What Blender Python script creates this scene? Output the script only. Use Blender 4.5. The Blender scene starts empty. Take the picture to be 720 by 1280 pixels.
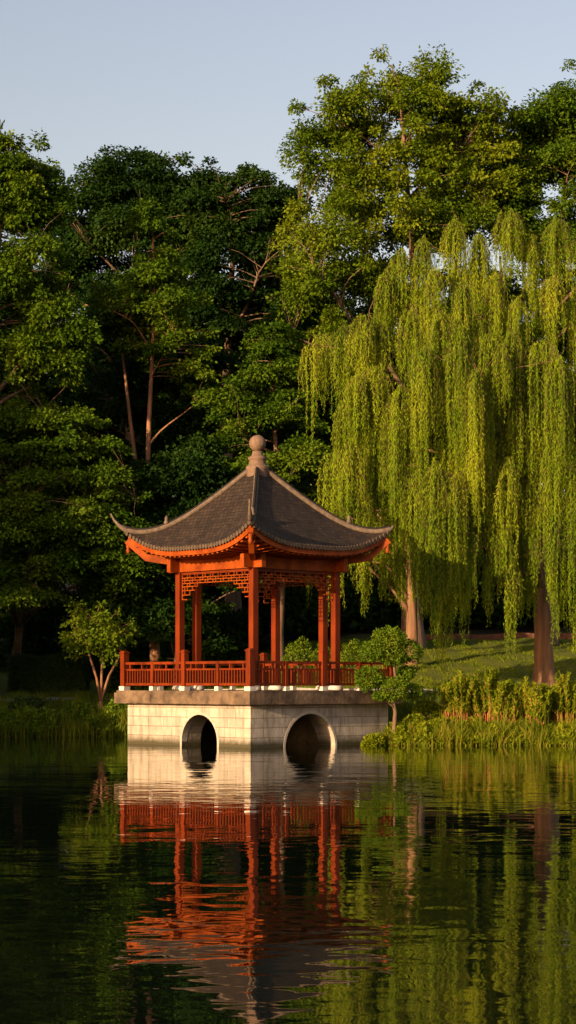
import bpy, math, random
import numpy as np

# ------------------------------------------------------------------ scene
scene = bpy.context.scene
COL = scene.collection
R = math.radians
CAM_Z, F, HZ = 1.87, 2400.0, 855.0          # eye height (m), focal length and horizon row in photo pixels


def P(px, py, y):
    """photo pixel at distance y -> world point"""
    return np.array([(px - 360.0) / F * y, y, CAM_Z + (HZ - py) / F * y])


# sun: behind the viewer's left shoulder, low
SUN_EL = R(11.0)
SUN_H = np.array([-0.665, -0.747])
SUN_H = SUN_H / np.linalg.norm(SUN_H)


# ------------------------------------------------------------------ materials
def new_mat(name):
    m = bpy.data.materials.new(name)
    m.use_nodes = True
    nt = m.node_tree
    nt.nodes.clear()
    out = nt.nodes.new('ShaderNodeOutputMaterial')
    return m, nt, out


def N(nt, kind, **kw):
    n = nt.nodes.new(kind)
    for k, v in kw.items():
        if k in n.inputs:
            n.inputs[k].default_value = v
        else:
            setattr(n, k, v)
    return n


def L(nt, a, b):
    nt.links.new(a, b)


def ramp(nt, fac, stops):
    r = nt.nodes.new('ShaderNodeValToRGB')
    els = r.color_ramp.elements
    while len(els) < len(stops):
        els.new(0.5)
    for e, (p, c) in zip(els, stops):
        e.position = p
        e.color = (c[0], c[1], c[2], 1)
    if fac is not None:
        L(nt, fac, r.inputs['Fac'])
    return r


def leaf_mat(name, dark, mid, light, trans=0.3, tcol=None, scale=0.35):
    """leaves: each leaf has its own hue (attribute rnd) and clumps drift slowly in hue"""
    m, nt, out = new_mat(name)
    at = N(nt, 'ShaderNodeAttribute', attribute_name='rnd')
    geo = N(nt, 'ShaderNodeNewGeometry')
    nz = N(nt, 'ShaderNodeTexNoise', Scale=scale, Detail=2.0)
    L(nt, geo.outputs['Position'], nz.inputs['Vector'])
    mx = N(nt, 'ShaderNodeMath', operation='MULTIPLY_ADD')
    mx.inputs[1].default_value = 0.55
    L(nt, at.outputs['Fac'], mx.inputs[0])
    sc = N(nt, 'ShaderNodeMath', operation='MULTIPLY_ADD')
    sc.inputs[1].default_value = 1.3
    sc.inputs[2].default_value = -0.42
    L(nt, nz.outputs['Fac'], sc.inputs[0])
    L(nt, sc.outputs[0], mx.inputs[2])
    r = ramp(nt, mx.outputs[0], [(0.05, dark), (0.5, mid), (0.95, light)])
    pr = N(nt, 'ShaderNodeBsdfPrincipled', Roughness=0.6)
    pr.inputs['Specular IOR Level'].default_value = 0.06
    L(nt, r.outputs['Color'], pr.inputs['Base Color'])
    tr = N(nt, 'ShaderNodeBsdfTranslucent')
    hs = N(nt, 'ShaderNodeHueSaturation', Hue=0.485, Saturation=1.15, Value=1.1)
    L(nt, r.outputs['Color'], hs.inputs['Color'])
    L(nt, hs.outputs['Color'], tr.inputs['Color'])
    mix = N(nt, 'ShaderNodeMixShader', Fac=trans)
    L(nt, pr.outputs[0], mix.inputs[1])
    L(nt, tr.outputs[0], mix.inputs[2])
    L(nt, mix.outputs[0], out.inputs['Surface'])
    return m


def surf_mat(name, c1, c2, scale=3.0, rough=0.8, bump=0.3, bscale=None, stretch=(1, 1, 1), detail=6.0, spec=0.3):
    m, nt, out = new_mat(name)
    tc = N(nt, 'ShaderNodeTexCoord')
    mp = N(nt, 'ShaderNodeMapping')
    mp.inputs['Scale'].default_value = stretch
    L(nt, tc.outputs['Object'], mp.inputs['Vector'])
    nz = N(nt, 'ShaderNodeTexNoise', Scale=scale, Detail=detail, Roughness=0.6)
    L(nt, mp.outputs[0], nz.inputs['Vector'])
    r = ramp(nt, nz.outputs['Fac'], [(0.3, c1), (0.7, c2)])
    pr = N(nt, 'ShaderNodeBsdfPrincipled', Roughness=rough)
    pr.inputs['Specular IOR Level'].default_value = spec
    L(nt, r.outputs['Color'], pr.inputs['Base Color'])
    if bump:
        nb = N(nt, 'ShaderNodeTexNoise', Scale=bscale or scale * 4, Detail=4.0)
        L(nt, mp.outputs[0], nb.inputs['Vector'])
        bp = N(nt, 'ShaderNodeBump', Strength=bump, Distance=0.02)
        L(nt, nb.outputs['Fac'], bp.inputs['Height'])
        L(nt, bp.outputs[0], pr.inputs['Normal'])
    L(nt, pr.outputs[0], out.inputs['Surface'])
    return m


def block_mat(name, c1, c2, mortar, bw, rh, rough=0.75, bump=0.5, msize=0.012, stain=None, offset=0.5, vary=0.5, drip=0.0):
    """courses of blocks or tiles laid out on the UV map (metres)"""
    m, nt, out = new_mat(name)
    uv = N(nt, 'ShaderNodeUVMap', uv_map='UVMap')
    br = N(nt, 'ShaderNodeTexBrick', offset=offset)
    br.inputs['Color1'].default_value = (*c1, 1)
    br.inputs['Color2'].default_value = (*c2, 1)
    br.inputs['Mortar'].default_value = (*mortar, 1)
    br.inputs['Scale'].default_value = 1.0
    br.inputs['Mortar Size'].default_value = msize
    br.inputs['Mortar Smooth'].default_value = 0.3
    br.inputs['Brick Width'].default_value = bw
    br.inputs['Row Height'].default_value = rh
    L(nt, uv.outputs[0], br.inputs['Vector'])
    tc = N(nt, 'ShaderNodeTexCoord')
    nz = N(nt, 'ShaderNodeTexNoise', Scale=1.7, Detail=8.0, Roughness=0.65)
    L(nt, tc.outputs['Object'], nz.inputs['Vector'])
    rr = ramp(nt, nz.outputs['Fac'], [(0.3, (1 - vary,) * 3), (0.7, (1.0, 1.0, 1.0))])
    mul = N(nt, 'ShaderNodeMixRGB', blend_type='MULTIPLY', Fac=1.0)
    L(nt, br.outputs['Color'], mul.inputs[1])
    L(nt, rr.outputs['Color'], mul.inputs[2])
    col = mul.outputs[0]
    if drip:                                     # rain streaks run down the face
        mp = N(nt, 'ShaderNodeMapping')
        mp.inputs['Scale'].default_value = (1, 1, 0.12)
        L(nt, tc.outputs['Object'], mp.inputs['Vector'])
        nd = N(nt, 'ShaderNodeTexNoise', Scale=5.0, Detail=6.0, Roughness=0.7)
        L(nt, mp.outputs[0], nd.inputs['Vector'])
        rd = ramp(nt, nd.outputs['Fac'], [(0.34, (1 - drip, 1 - drip * 1.05, 1 - drip * 1.15)), (0.52, (1, 1, 1))])
        md = N(nt, 'ShaderNodeMixRGB', blend_type='MULTIPLY', Fac=1.0)
        L(nt, col, md.inputs[1])
        L(nt, rd.outputs['Color'], md.inputs[2])
        col = md.outputs[0]
    if stain:
        sx = N(nt, 'ShaderNodeSeparateXYZ')
        L(nt, tc.outputs['Object'], sx.inputs[0])
        n2 = N(nt, 'ShaderNodeTexNoise', Scale=6.0, Detail=3.0)
        L(nt, tc.outputs['Object'], n2.inputs['Vector'])
        ad = N(nt, 'ShaderNodeMath', operation='MULTIPLY_ADD')
        ad.inputs[1].default_value = -0.16
        L(nt, n2.outputs['Fac'], ad.inputs[0])
        L(nt, sx.outputs['Z'], ad.inputs[2])
        r2 = ramp(nt, ad.outputs[0], [(0.0, (1, 1, 1)), (0.24, (0, 0, 0))])
        m2 = N(nt, 'ShaderNodeMixRGB', blend_type='MIX')
        m2.inputs[2].default_value = (*stain, 1)
        L(nt, r2.outputs['Color'], m2.inputs[0])
        L(nt, col, m2.inputs[1])
        col = m2.outputs[0]
    pr = N(nt, 'ShaderNodeBsdfPrincipled', Roughness=rough)
    pr.inputs['Specular IOR Level'].default_value = 0.3
    L(nt, col, pr.inputs['Base Color'])
    inv = N(nt, 'ShaderNodeMath', operation='MULTIPLY_ADD')
    inv.inputs[1].default_value = -1.0
    L(nt, br.outputs['Fac'], inv.inputs[0])
    n3 = N(nt, 'ShaderNodeTexNoise', Scale=9.0, Detail=5.0)
    L(nt, tc.outputs['Object'], n3.inputs['Vector'])
    L(nt, n3.outputs['Fac'], inv.inputs[2])
    bp = N(nt, 'ShaderNodeBump', Strength=bump, Distance=0.02)
    L(nt, inv.outputs[0], bp.inputs['Height'])
    L(nt, bp.outputs[0], pr.inputs['Normal'])
    L(nt, pr.outputs[0], out.inputs['Surface'])
    return m


M = {}
M['stone'] = block_mat('pale_limestone', (0.48, 0.435, 0.37), (0.40, 0.36, 0.305), (0.22, 0.19, 0.15), 0.74, 0.29,
                       stain=(0.050, 0.046, 0.024), vary=0.42, drip=0.4)
M['inner_shade'] = surf_mat('shade_dark_stone', (0.025, 0.024, 0.018), (0.07, 0.062, 0.045), 4, 0.8, 0.8, 7)  # near-black stone colour standing in for the shade inside the arches
M['trim'] = surf_mat('limestone_trim', (0.31, 0.28, 0.235), (0.42, 0.385, 0.33), 5, 0.75, 0.25)
M['slab'] = surf_mat('weathered_stone', (0.025, 0.018, 0.013), (0.19, 0.130, 0.083), 2.2, 0.85, 0.6, 9)
M['tile'] = block_mat('dark_roof_tile', (0.027, 0.018, 0.0125), (0.056, 0.037, 0.025), (0.011, 0.008, 0.006), 0.17, 0.16,
                      rough=0.75, bump=0.9, msize=0.012, vary=0.6)
M['ridge'] = surf_mat('ridge_mortar', (0.06, 0.045, 0.034), (0.15, 0.115, 0.088), 7, 0.8, 0.4)
M['eave'] = surf_mat('eave_tile', (0.035, 0.025, 0.019), (0.095, 0.070, 0.050), 9, 0.8, 0.3)
M['finial'] = surf_mat('finial_stone', (0.10, 0.066, 0.047), (0.18, 0.12, 0.088), 8, 0.75, 0.4)
M['red'] = surf_mat('red_lacquer', (0.055, 0.008, 0.0015), (0.19, 0.029, 0.0035), 2.6, 0.5, 0.12, 20, (1, 1, 0.25), spec=0.14)
M['orange'] = surf_mat('orange_lacquer', (0.13, 0.022, 0.003), (0.31, 0.066, 0.007), 2.4, 0.5, 0.12, 18, spec=0.14)
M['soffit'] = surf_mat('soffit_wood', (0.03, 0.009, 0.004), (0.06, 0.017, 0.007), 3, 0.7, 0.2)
M['white'] = surf_mat('white_plinth', (0.42, 0.39, 0.35), (0.60, 0.57, 0.52), 6, 0.7, 0.2)
M['bark'] = surf_mat('grey_brown_bark', (0.07, 0.045, 0.03), (0.20, 0.13, 0.085), 4, 0.9, 0.9, 9, (1, 1, 0.2))
M['bark_willow'] = surf_mat('willow_bark', (0.085, 0.047, 0.027), (0.25, 0.14, 0.08), 4, 0.9, 1.0, 8, (1.6, 1.6, 0.16))
M['bark_red'] = surf_mat('reddish_bark', (0.16, 0.075, 0.04), (0.34, 0.18, 0.10), 4, 0.85, 0.7, 9, (1, 1, 0.2))
M['stem_red'] = surf_mat('reddish_stem', (0.26, 0.09, 0.03), (0.42, 0.17, 0.06), 5, 0.8, 0.2)
M['brick'] = surf_mat('old_brick', (0.08, 0.035, 0.022), (0.19, 0.085, 0.05), 6, 0.85, 0.6, 14)
M['path'] = surf_mat('grey_paving', (0.20, 0.20, 0.20), (0.30, 0.30, 0.29), 3, 0.8, 0.3)
M['leaf_dark'] = leaf_mat('leaf_dark', (0.005, 0.019, 0.003), (0.013, 0.038, 0.005), (0.036, 0.072, 0.008), 0.18)  # the unlit wood's shade is put into this leaf colour
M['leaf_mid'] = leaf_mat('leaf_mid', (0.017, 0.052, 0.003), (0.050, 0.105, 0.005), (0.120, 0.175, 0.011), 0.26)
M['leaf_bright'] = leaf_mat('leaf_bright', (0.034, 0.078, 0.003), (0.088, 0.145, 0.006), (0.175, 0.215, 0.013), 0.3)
M['leaf_willow'] = leaf_mat('leaf_willow', (0.058, 0.128, 0.004), (0.150, 0.232, 0.007), (0.290, 0.350, 0.015), 0.30, scale=0.5)
M['leaf_pad'] = leaf_mat('leaf_pad', (0.040, 0.090, 0.005), (0.080, 0.145, 0.008), (0.150, 0.200, 0.015), 0.25, scale=1.5)
M['leaf_shrub'] = leaf_mat('leaf_shrub', (0.070, 0.120, 0.005), (0.150, 0.205, 0.008), (0.26, 0.28, 0.018), 0.35, scale=1.2)
M['leaf_hedge'] = leaf_mat('leaf_hedge', (0.020, 0.042, 0.012), (0.038, 0.068, 0.018), (0.06, 0.10, 0.024), 0.2)
M['grass'] = leaf_mat('grass_blade', (0.050, 0.092, 0.006), (0.100, 0.145, 0.010), (0.18, 0.19, 0.02), 0.35, scale=0.9)
M['lawn'] = leaf_mat('lawn_blade', (0.070, 0.115, 0.006), (0.125, 0.175, 0.010), (0.20, 0.22, 0.02), 0.35, scale=0.5)
M['reed'] = leaf_mat('reed_blade', (0.070, 0.110, 0.007), (0.135, 0.178, 0.011), (0.27, 0.21, 0.03), 0.35, scale=1.1)


# ------------------------------------------------------------------ object helpers
def tag(o, label=None, cat=None, group=None, kind=None):
    if label:
        o['label'] = label
    if cat:
        o['category'] = cat
    if group:
        o['group'] = group
    if kind:
        o['kind'] = kind
    return o


def empty(name, loc, label, cat, group=None):
    o = bpy.data.objects.new(name, None)
    COL.objects.link(o)
    o.location = loc
    o.empty_display_size = 0.3
    return tag(o, label, cat, group)


def link(name, me, mat=None, parent=None, loc=None):
    o = bpy.data.objects.new(name, me)
    COL.objects.link(o)
    if mat is not None and not me.materials:
        me.materials.append(mat)
    if parent is not None:
        o.parent = parent
    if loc is not None:
        o.location = loc
    return o


def mesh_np(name, V, Q, rnd=None, smooth=False, T=None):
    """mesh from numpy verts, quads (and triangles)"""
    me = bpy.data.meshes.new(name)
    nq = 0 if Q is None else len(Q)
    ntr = 0 if T is None else len(T)
    loops = []
    if nq:
        loops.append(np.asarray(Q, dtype=np.int32).ravel())
    if ntr:
        loops.append(np.asarray(T, dtype=np.int32).ravel())
    loops = np.concatenate(loops)
    me.vertices.add(len(V))
    me.vertices.foreach_set('co', np.asarray(V, dtype=np.float32).ravel())
    me.loops.add(len(loops))
    me.loops.foreach_set('vertex_index', loops)
    me.polygons.add(nq + ntr)
    st = np.concatenate([np.arange(nq) * 4, nq * 4 + np.arange(ntr) * 3]).astype(np.int32)
    me.polygons.foreach_set('loop_start', st)
    if smooth:
        me.polygons.foreach_set('use_smooth', np.ones(nq + ntr, dtype=bool))
    if rnd is not None:
        a = me.attributes.new('rnd', 'FLOAT', 'POINT')
        a.data.foreach_set('value', np.asarray(rnd, dtype=np.float32))
    me.update(calc_edges=True)
    me.validate()
    return me


class MB:
    """collects boxes, bars, tubes and lathes into one mesh with UVs in metres"""

    def __init__(self):
        self.v, self.f, self.uv, self.sm = [], [], [], []

    def poly(self, pts, uvs=None, smooth=False):
        i = len(self.v)
        self.v += [tuple(map(float, p)) for p in pts]
        self.f.append(tuple(range(i, i + len(pts))))
        self.uv.append(uvs if uvs is not None else [(0, 0)] * len(pts))
        self.sm.append(smooth)

    def bar(self, a, b, w, h, up=(0, 0, 1), ext=0.0):
        """box beam from a to b, width w, height h, centred on the segment"""
        a, b = np.array(a, float), np.array(b, float)
        d = b - a
        ln = np.linalg.norm(d)
        d = d / ln
        a, b = a - d * ext, b + d * ext
        s = np.cross(d, up)
        if np.linalg.norm(s) < 1e-4:
            s = np.cross(d, (1, 0, 0))
        s = s / np.linalg.norm(s)
        u = np.cross(s, d)
        c = []
        for p in (a, b):
            for sx, sz in ((-1, -1), (1, -1), (1, 1), (-1, 1)):
                c.append(p + s * sx * w / 2 + u * sz * h / 2)
        LL = ln + 2 * ext
        for q, du in (((0, 1, 5, 4), w), ((1, 2, 6, 5), h), ((2, 3, 7, 6), w), ((3, 0, 4, 7), h)):
            self.poly([c[k] for k in q], [(0, 0), (0, du), (LL, du), (LL, 0)])
        self.poly([c[k] for k in (3, 2, 1, 0)], [(0, 0), (w, 0), (w, h), (0, h)])
        self.poly([c[k] for k in (4, 5, 6, 7)], [(0, 0), (w, 0), (w, h), (0, h)])

    def tube(self, path, radii, n=8, cap=True, smooth=True):
        path = [np.array(p, float) for p in path]
        rings = []
        ref = np.array([0.31, 0.17, 0.93])
        for k, p in enumerate(path):
            d = path[min(k + 1, len(path) - 1)] - path[max(k - 1, 0)]
            d = d / (np.linalg.norm(d) + 1e-9)
            s = np.cross(d, ref)
            if np.linalg.norm(s) < 0.1:
                s = np.cross(d, (1, 0, 0))
            s /= np.linalg.norm(s)
            u = np.cross(s, d)
            rings.append([p + radii[k] * (math.cos(2 * math.pi * j / n) * s + math.sin(2 * math.pi * j / n) * u) for j in range(n)])
        i = len(self.v)
        for r in rings:
            self.v += [tuple(q) for q in r]
        for k in range(len(rings) - 1):
            for j in range(n):
                a, b = i + k * n + j, i + k * n + (j + 1) % n
                self.f.append((a, b, b + n, a + n))
                self.uv.append([(0, 0)] * 4)
                self.sm.append(smooth)
        if cap:
            self.f.append(tuple(i + j for j in range(n))[::-1])
            self.uv.append([(0, 0)] * n)
            self.sm.append(False)
            b = i + (len(rings) - 1) * n
            self.f.append(tuple(b + j for j in range(n)))
            self.uv.append([(0, 0)] * n)
            self.sm.append(False)

    def lathe(self, prof, c=(0, 0, 0), n=24, smooth=True):
        i = len(self.v)
        for r, z in prof:
            for j in range(n):
                a = 2 * math.pi * j / n
                self.v.append((c[0] + r * math.cos(a), c[1] + r * math.sin(a), c[2] + z))
        for k in range(len(prof) - 1):
            for j in range(n):
                a, b = i + k * n + j, i + k * n + (j + 1) % n
                self.f.append((a, b, b + n, a + n))
                self.uv.append([(0, 0)] * 4)
                self.sm.append(smooth)

    def build(self, name, mat, parent=None, loc=None, bevel=0.0):
        me = bpy.data.meshes.new(name)
        me.from_pydata(self.v, [], self.f)
        me.polygons.foreach_set('use_smooth', np.array(self.sm, dtype=bool))
        uvl = me.uv_layers.new(name='UVMap')
        flat = [c for f in self.uv for uv in f for c in uv]
        uvl.data.foreach_set('uv', flat)
        me.update()
        me.validate()
        o = link(name, me, mat, parent, loc)
        if bevel:
            b = o.modifiers.new('edge', 'BEVEL')
            b.width = bevel
            b.segments = 2
            b.limit_method = 'ANGLE'
        return o


def dup(o, parent, loc, name=None, rot=None):
    c = o.copy()
    COL.objects.link(c)
    c.parent = parent
    c.location = loc
    if rot is not None:
        c.rotation_euler = rot
    return c


# ------------------------------------------------------------------ leaves
def leaves_mesh(name, pos, d, nrm, ln, wd, rnd, fold=0.12):
    """one folded rhombus per leaf"""
    d = d / (np.linalg.norm(d, axis=1, keepdims=True) + 1e-9)
    s = np.cross(d, nrm)
    s = s / (np.linalg.norm(s, axis=1, keepdims=True) + 1e-9)
    n2 = np.cross(s, d)
    ln = np.broadcast_to(ln, (len(pos),))[:, None]
    wd = np.broadcast_to(wd, (len(pos),))[:, None]
    a = pos
    b = pos + d * ln * 0.45 + s * wd * 0.5 + n2 * wd * fold
    c = pos + d * ln - n2 * ln * 0.08
    e = pos + d * ln * 0.45 - s * wd * 0.5 + n2 * wd * fold
    V = np.stack([a, b, c, e], axis=1).reshape(-1, 3)
    Q = np.arange(len(V), dtype=np.int32).reshape(-1, 4)
    return mesh_np(name, V, Q, np.repeat(rnd, 4))


def rand_unit(rg, n):
    v = rg.normal(size=(n, 3))
    return v / np.linalg.norm(v, axis=1, keepdims=True)


def clump_leaves(rg, cents, rads, flat, per, leaf, up=0.8, droop=0.25, shell=0.5, axis=None):
    """leaf arrays for clumps: cents (n,3), rads (n,)"""
    n = len(cents)
    cnt = np.maximum(8, (per * (rads / np.mean(rads)) ** 2).astype(int))
    idx = np.repeat(np.arange(n), cnt)
    m = len(idx)
    u = rand_unit(rg, m)
    rr = rg.random(m) ** shell
    loc = u * rr[:, None]
    # each clump a ragged ellipsoid: bumpy radius per direction
    ph = rg.random((n, 3)) * 6.28
    bump = 1 + 0.28 * np.sin(u[:, 0] * 4 + ph[idx, 0]) * np.cos(u[:, 1] * 5 + ph[idx, 1]) + 0.2 * np.sin(u[:, 2] * 6 + ph[idx, 2])
    loc *= bump[:, None]
    loc[:, 2] *= (flat * (0.7 + 0.9 * rg.random(n)))[idx]
    off = loc * rads[idx][:, None]
    hd = np.hypot(off[:, 0], off[:, 1])
    off[:, 2] -= droop * hd * hd / np.maximum(rads[idx], 0.1)
    pos = cents[idx] + off
    d = u * np.array([1, 1, 0.5]) + rg.normal(size=(m, 3)) * 0.45
    d[:, 2] -= 0.35
    nr = rg.normal(size=(m, 3)) * 0.55
    nr[:, 2] += up * 0.35
    nr += u * 0.95
    ln = leaf * (0.7 + 0.6 * rg.random(m))
    crnd = rg.random(n)
    rnd = np.clip(0.55 * rg.random(m) + 0.45 * crnd[idx], 0, 1)
    return pos, d, nr, ln, ln * (0.5 + 0.2 * rg.random(m)), rnd


def limb_path(rg, a, b, lift=0.15, k=6, wob=0.05):
    a, b = np.array(a, float), np.array(b, float)
    ln = np.linalg.norm(b - a)
    pts = []
    ph = rg.random(4) * 6.28
    for i in range(k + 1):
        t = i / k
        p = a + (b - a) * t
        p = p + np.array([math.sin(ph[0] + 5 * t), math.sin(ph[1] + 5 * t), 0]) * wob * ln * math.sin(math.pi * t)
        p[2] += lift * ln * math.sin(math.pi * t) * (1 if t < 1 else 0)
        pts.append(p)
    return pts


def skeleton(rg, trunk, trunk_r, tips, nlimb, limb_r=0.5, limb_lift=0.1, twig=0.02):
    """trunk polyline with radii, main limbs to far tips, then a twig to each clump from the nearest wood"""
    mb = MB()
    mb.tube(trunk, trunk_r, 10)
    tr = np.array(trunk)
    wood = [tr[k] + (tr[k + 1] - tr[k]) * s for k in range(len(tr) - 1) for s in np.linspace(0, 1, 6)]
    woodr = [trunk_r[k] + (trunk_r[k + 1] - trunk_r[k]) * s for k in range(len(tr) - 1) for s in np.linspace(0, 1, 6)]
    wood, woodr = list(wood), list(woodr)
    tips = np.array(tips)
    zlo = tr[0][2]
    used = set()
    if nlimb:
        cen = tips.mean(0)
        first = int(np.argmax(np.linalg.norm(tips - cen, axis=1)))
        sel = [first]
        dd = np.linalg.norm(tips - tips[first], axis=1)
        for _ in range(nlimb - 1):
            j = int(np.argmax(dd))
            sel.append(j)
            dd = np.minimum(dd, np.linalg.norm(tips - tips[j], axis=1))
        tw = np.array(wood)
        twr = np.array(woodr)
        for j in sel:
            t = tips[j]
            hd = np.hypot(tw[:, 0] - t[0], tw[:, 1] - t[1])
            want = t[2] - 0.75 * hd
            k = int(np.argmin(np.abs(tw[:, 2] - want) + 0.2 * hd))
            if tw[k][2] < zlo + 0.22 * (tr[-1][2] - zlo):
                k = int(np.argmin(np.abs(tw[:, 2] - (zlo + 0.25 * (tr[-1][2] - zlo)))))
            pth = limb_path(rg, tw[k], t, limb_lift, 8)
            r0 = max(0.03, min(twr[k] * limb_r, 0.16))
            rad = [r0 * (1 - 0.85 * q / 8) for q in range(9)]
            mb.tube(pth, rad, 7)
            for q in range(8):
                for s in (0.0, 0.5):
                    wood.append(pth[q] + (pth[q + 1] - pth[q]) * s)
                    woodr.append(rad[q])
            used.add(j)
    wd = np.array(wood)
    for j in range(len(tips)):
        if j in used:
            continue
        dlt = wd - tips[j]
        cost = np.linalg.norm(dlt, axis=1) + np.maximum(0, dlt[:, 2]) * 1.2
        k = int(np.argmin(cost))
        r0 = min(woodr[k] * 0.6, twig * 2)
        pth = limb_path(rg, wd[k], tips[j], 0.06, 4)
        mb.tube(pth, [r0 * (1 - 0.17 * q) for q in range(5)], 5, cap=False)
    return mb


def tree(name, label, cat, group, base, lobes, seed, nclump, per, leaf, mat, bark='bark', clump=(0.6, 1.1), flat=0.5,
         droop=0.25, trunk_top=None, trunk_r=0.3, lean=(0, 0), nlimb=10, shell=0.5, inner=0.35, up=0.8, stray=0.3):
    """lobes: list of (centre xyz world, radii xyz, weight): the crown's overall body; clumps fill it unevenly"""
    rg = np.random.default_rng(seed)
    base = np.array(base, float)
    root = empty(name, base, label, cat, group)
    ws = np.array([l[2] for l in lobes], float)
    ws /= ws.sum()
    cs, rs = [], []
    for i in range(nclump):
        c, r, _ = lobes[rg.choice(len(lobes), p=ws)]
        u = rand_unit(rg, 1)[0]
        rho = inner + (1 - inner) * rg.random() ** 0.6
        cs.append(np.array(c) + u * np.array(r) * rho)
        if rg.random() < 0.3:                     # stray sprays break the outline
            cs[-1] = np.array(c) + u * np.array(r) * (0.95 + stray * rg.random())
            rs.append(clump[0] * (0.45 + 0.5 * rg.random()))
        else:
            rs.append(clump[0] + (clump[1] * 1.15 - clump[0]) * rg.random() ** 1.5)
    cs, rs = np.array(cs) - base, np.array(rs)
    top = np.array(trunk_top if trunk_top is not None else lobes[0][0]) - base
    k = 7
    tp, trr = [], []
    ph = rg.random(2) * 6.28
    for i in range(k + 1):
        t = i / k
        p = top * t
        wob = 0.018 * np.linalg.norm(top) * math.sin(math.pi * t)
        p = p + np.array([math.sin(ph[0] + 4 * t), math.sin(ph[1] + 5 * t), 0]) * wob
        p[0] += lean[0] * math.sin(math.pi * t)
        tp.append(p)
        fl = 1 + 0.7 * max(0, 1 - t * 12)
        trr.append(trunk_r * fl * (1 - 0.82 * t))
    tp.insert(0, np.array([0, 0, -0.4]))
    trr.insert(0, trunk_r * 1.9)
    mb = skeleton(rg, tp, trr, cs, nlimb)
    mb.build('trunk', M[bark], root)
    arr = clump_leaves(rg, cs, rs, flat, per * 1.35, leaf * 0.85, droop=droop, shell=shell, up=up)
    link('crown', leaves_mesh('crown', *arr), M[mat], root)
    return root


def copy_tree(root, loc, rz, s, label, cat=None, group=None):
    r = root.copy()
    COL.objects.link(r)
    r.location = loc
    r.rotation_euler = (0, 0, rz)
    r.scale = (s, s, s) if not isinstance(s, tuple) else s
    r['label'] = label
    if cat:
        r['category'] = cat
    if group:
        r['group'] = group
    for ch in list(root.children):
        c = ch.copy()
        COL.objects.link(c)
        c.parent = r
    return r


# ------------------------------------------------------------------ terrain
SX = [-400, -60, -32, -20, -12, -8, -5, -1, 1.6, 2.4, 3.3, 5, 9, 14, 40, 400]
SY = [40, 44, 46, 52, 64, 68, 67.5, 64.5, 60.6, 59.2, 58.3, 58.2, 58.3, 58.0, 50, 40]
DD = [-200, -40, -6, -0.5, 0, 0.35, 1.2, 2.5, 6, 11, 28, 50, 110, 400]
DZ = [-2.5, -2.2, -1.2, -0.22, -0.02, 0.22, 0.42, 0.75, 1.55, 1.75, 3.85, 7.0, 17.0, 30.0]


def ground_z(x, y):
    x, y = np.asarray(x, float), np.asarray(y, float)
    d = y - np.interp(x, SX, SY)
    z = np.interp(d, DD, DZ)
    left = np.clip((-4 - x) / 3, 0, 1)
    z = np.where(z > 0, z * (1 - 0.2 * left), z)
    # the near bank the viewer stands on
    near = np.clip((3.0 - y) / 4.0, 0, 1)
    z = np.where(near > 0, z * (1 - near) + 0.35 * near, z)
    z = z + np.where(z > 0.3, 0.05 * np.sin(x * 0.9 + 1.3) * np.cos(y * 0.7) + 0.03 * np.sin(x * 2.3 + y * 1.7), 0)
    return z


def gz(x, y):
    return float(ground_z(x, y))


def grid_mesh(name, xs, ys, zf, smooth=True):
    X, Y = np.meshgrid(xs, ys)
    Z = zf(X, Y)
    V = np.stack([X.ravel(), Y.ravel(), Z.ravel()], 1)
    nx, ny = len(xs), len(ys)
    i = np.arange(nx * (ny - 1)).reshape(ny - 1, nx)[:, :-1].ravel()
    Q = np.stack([i, i + 1, i + nx + 1, i + nx], 1)
    return mesh_np(name, V, Q, smooth=smooth)


xs = np.unique(np.concatenate([np.linspace(-400, -40, 30), np.linspace(-40, -16, 30), np.linspace(-16, 20, 110), np.linspace(20, 60, 30), np.linspace(60, 400, 25)]))
ys = np.unique(np.concatenate([np.linspace(-80, 50, 40), np.linspace(50, 92, 130), np.linspace(92, 150, 40), np.linspace(150, 500, 25)]))


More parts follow.
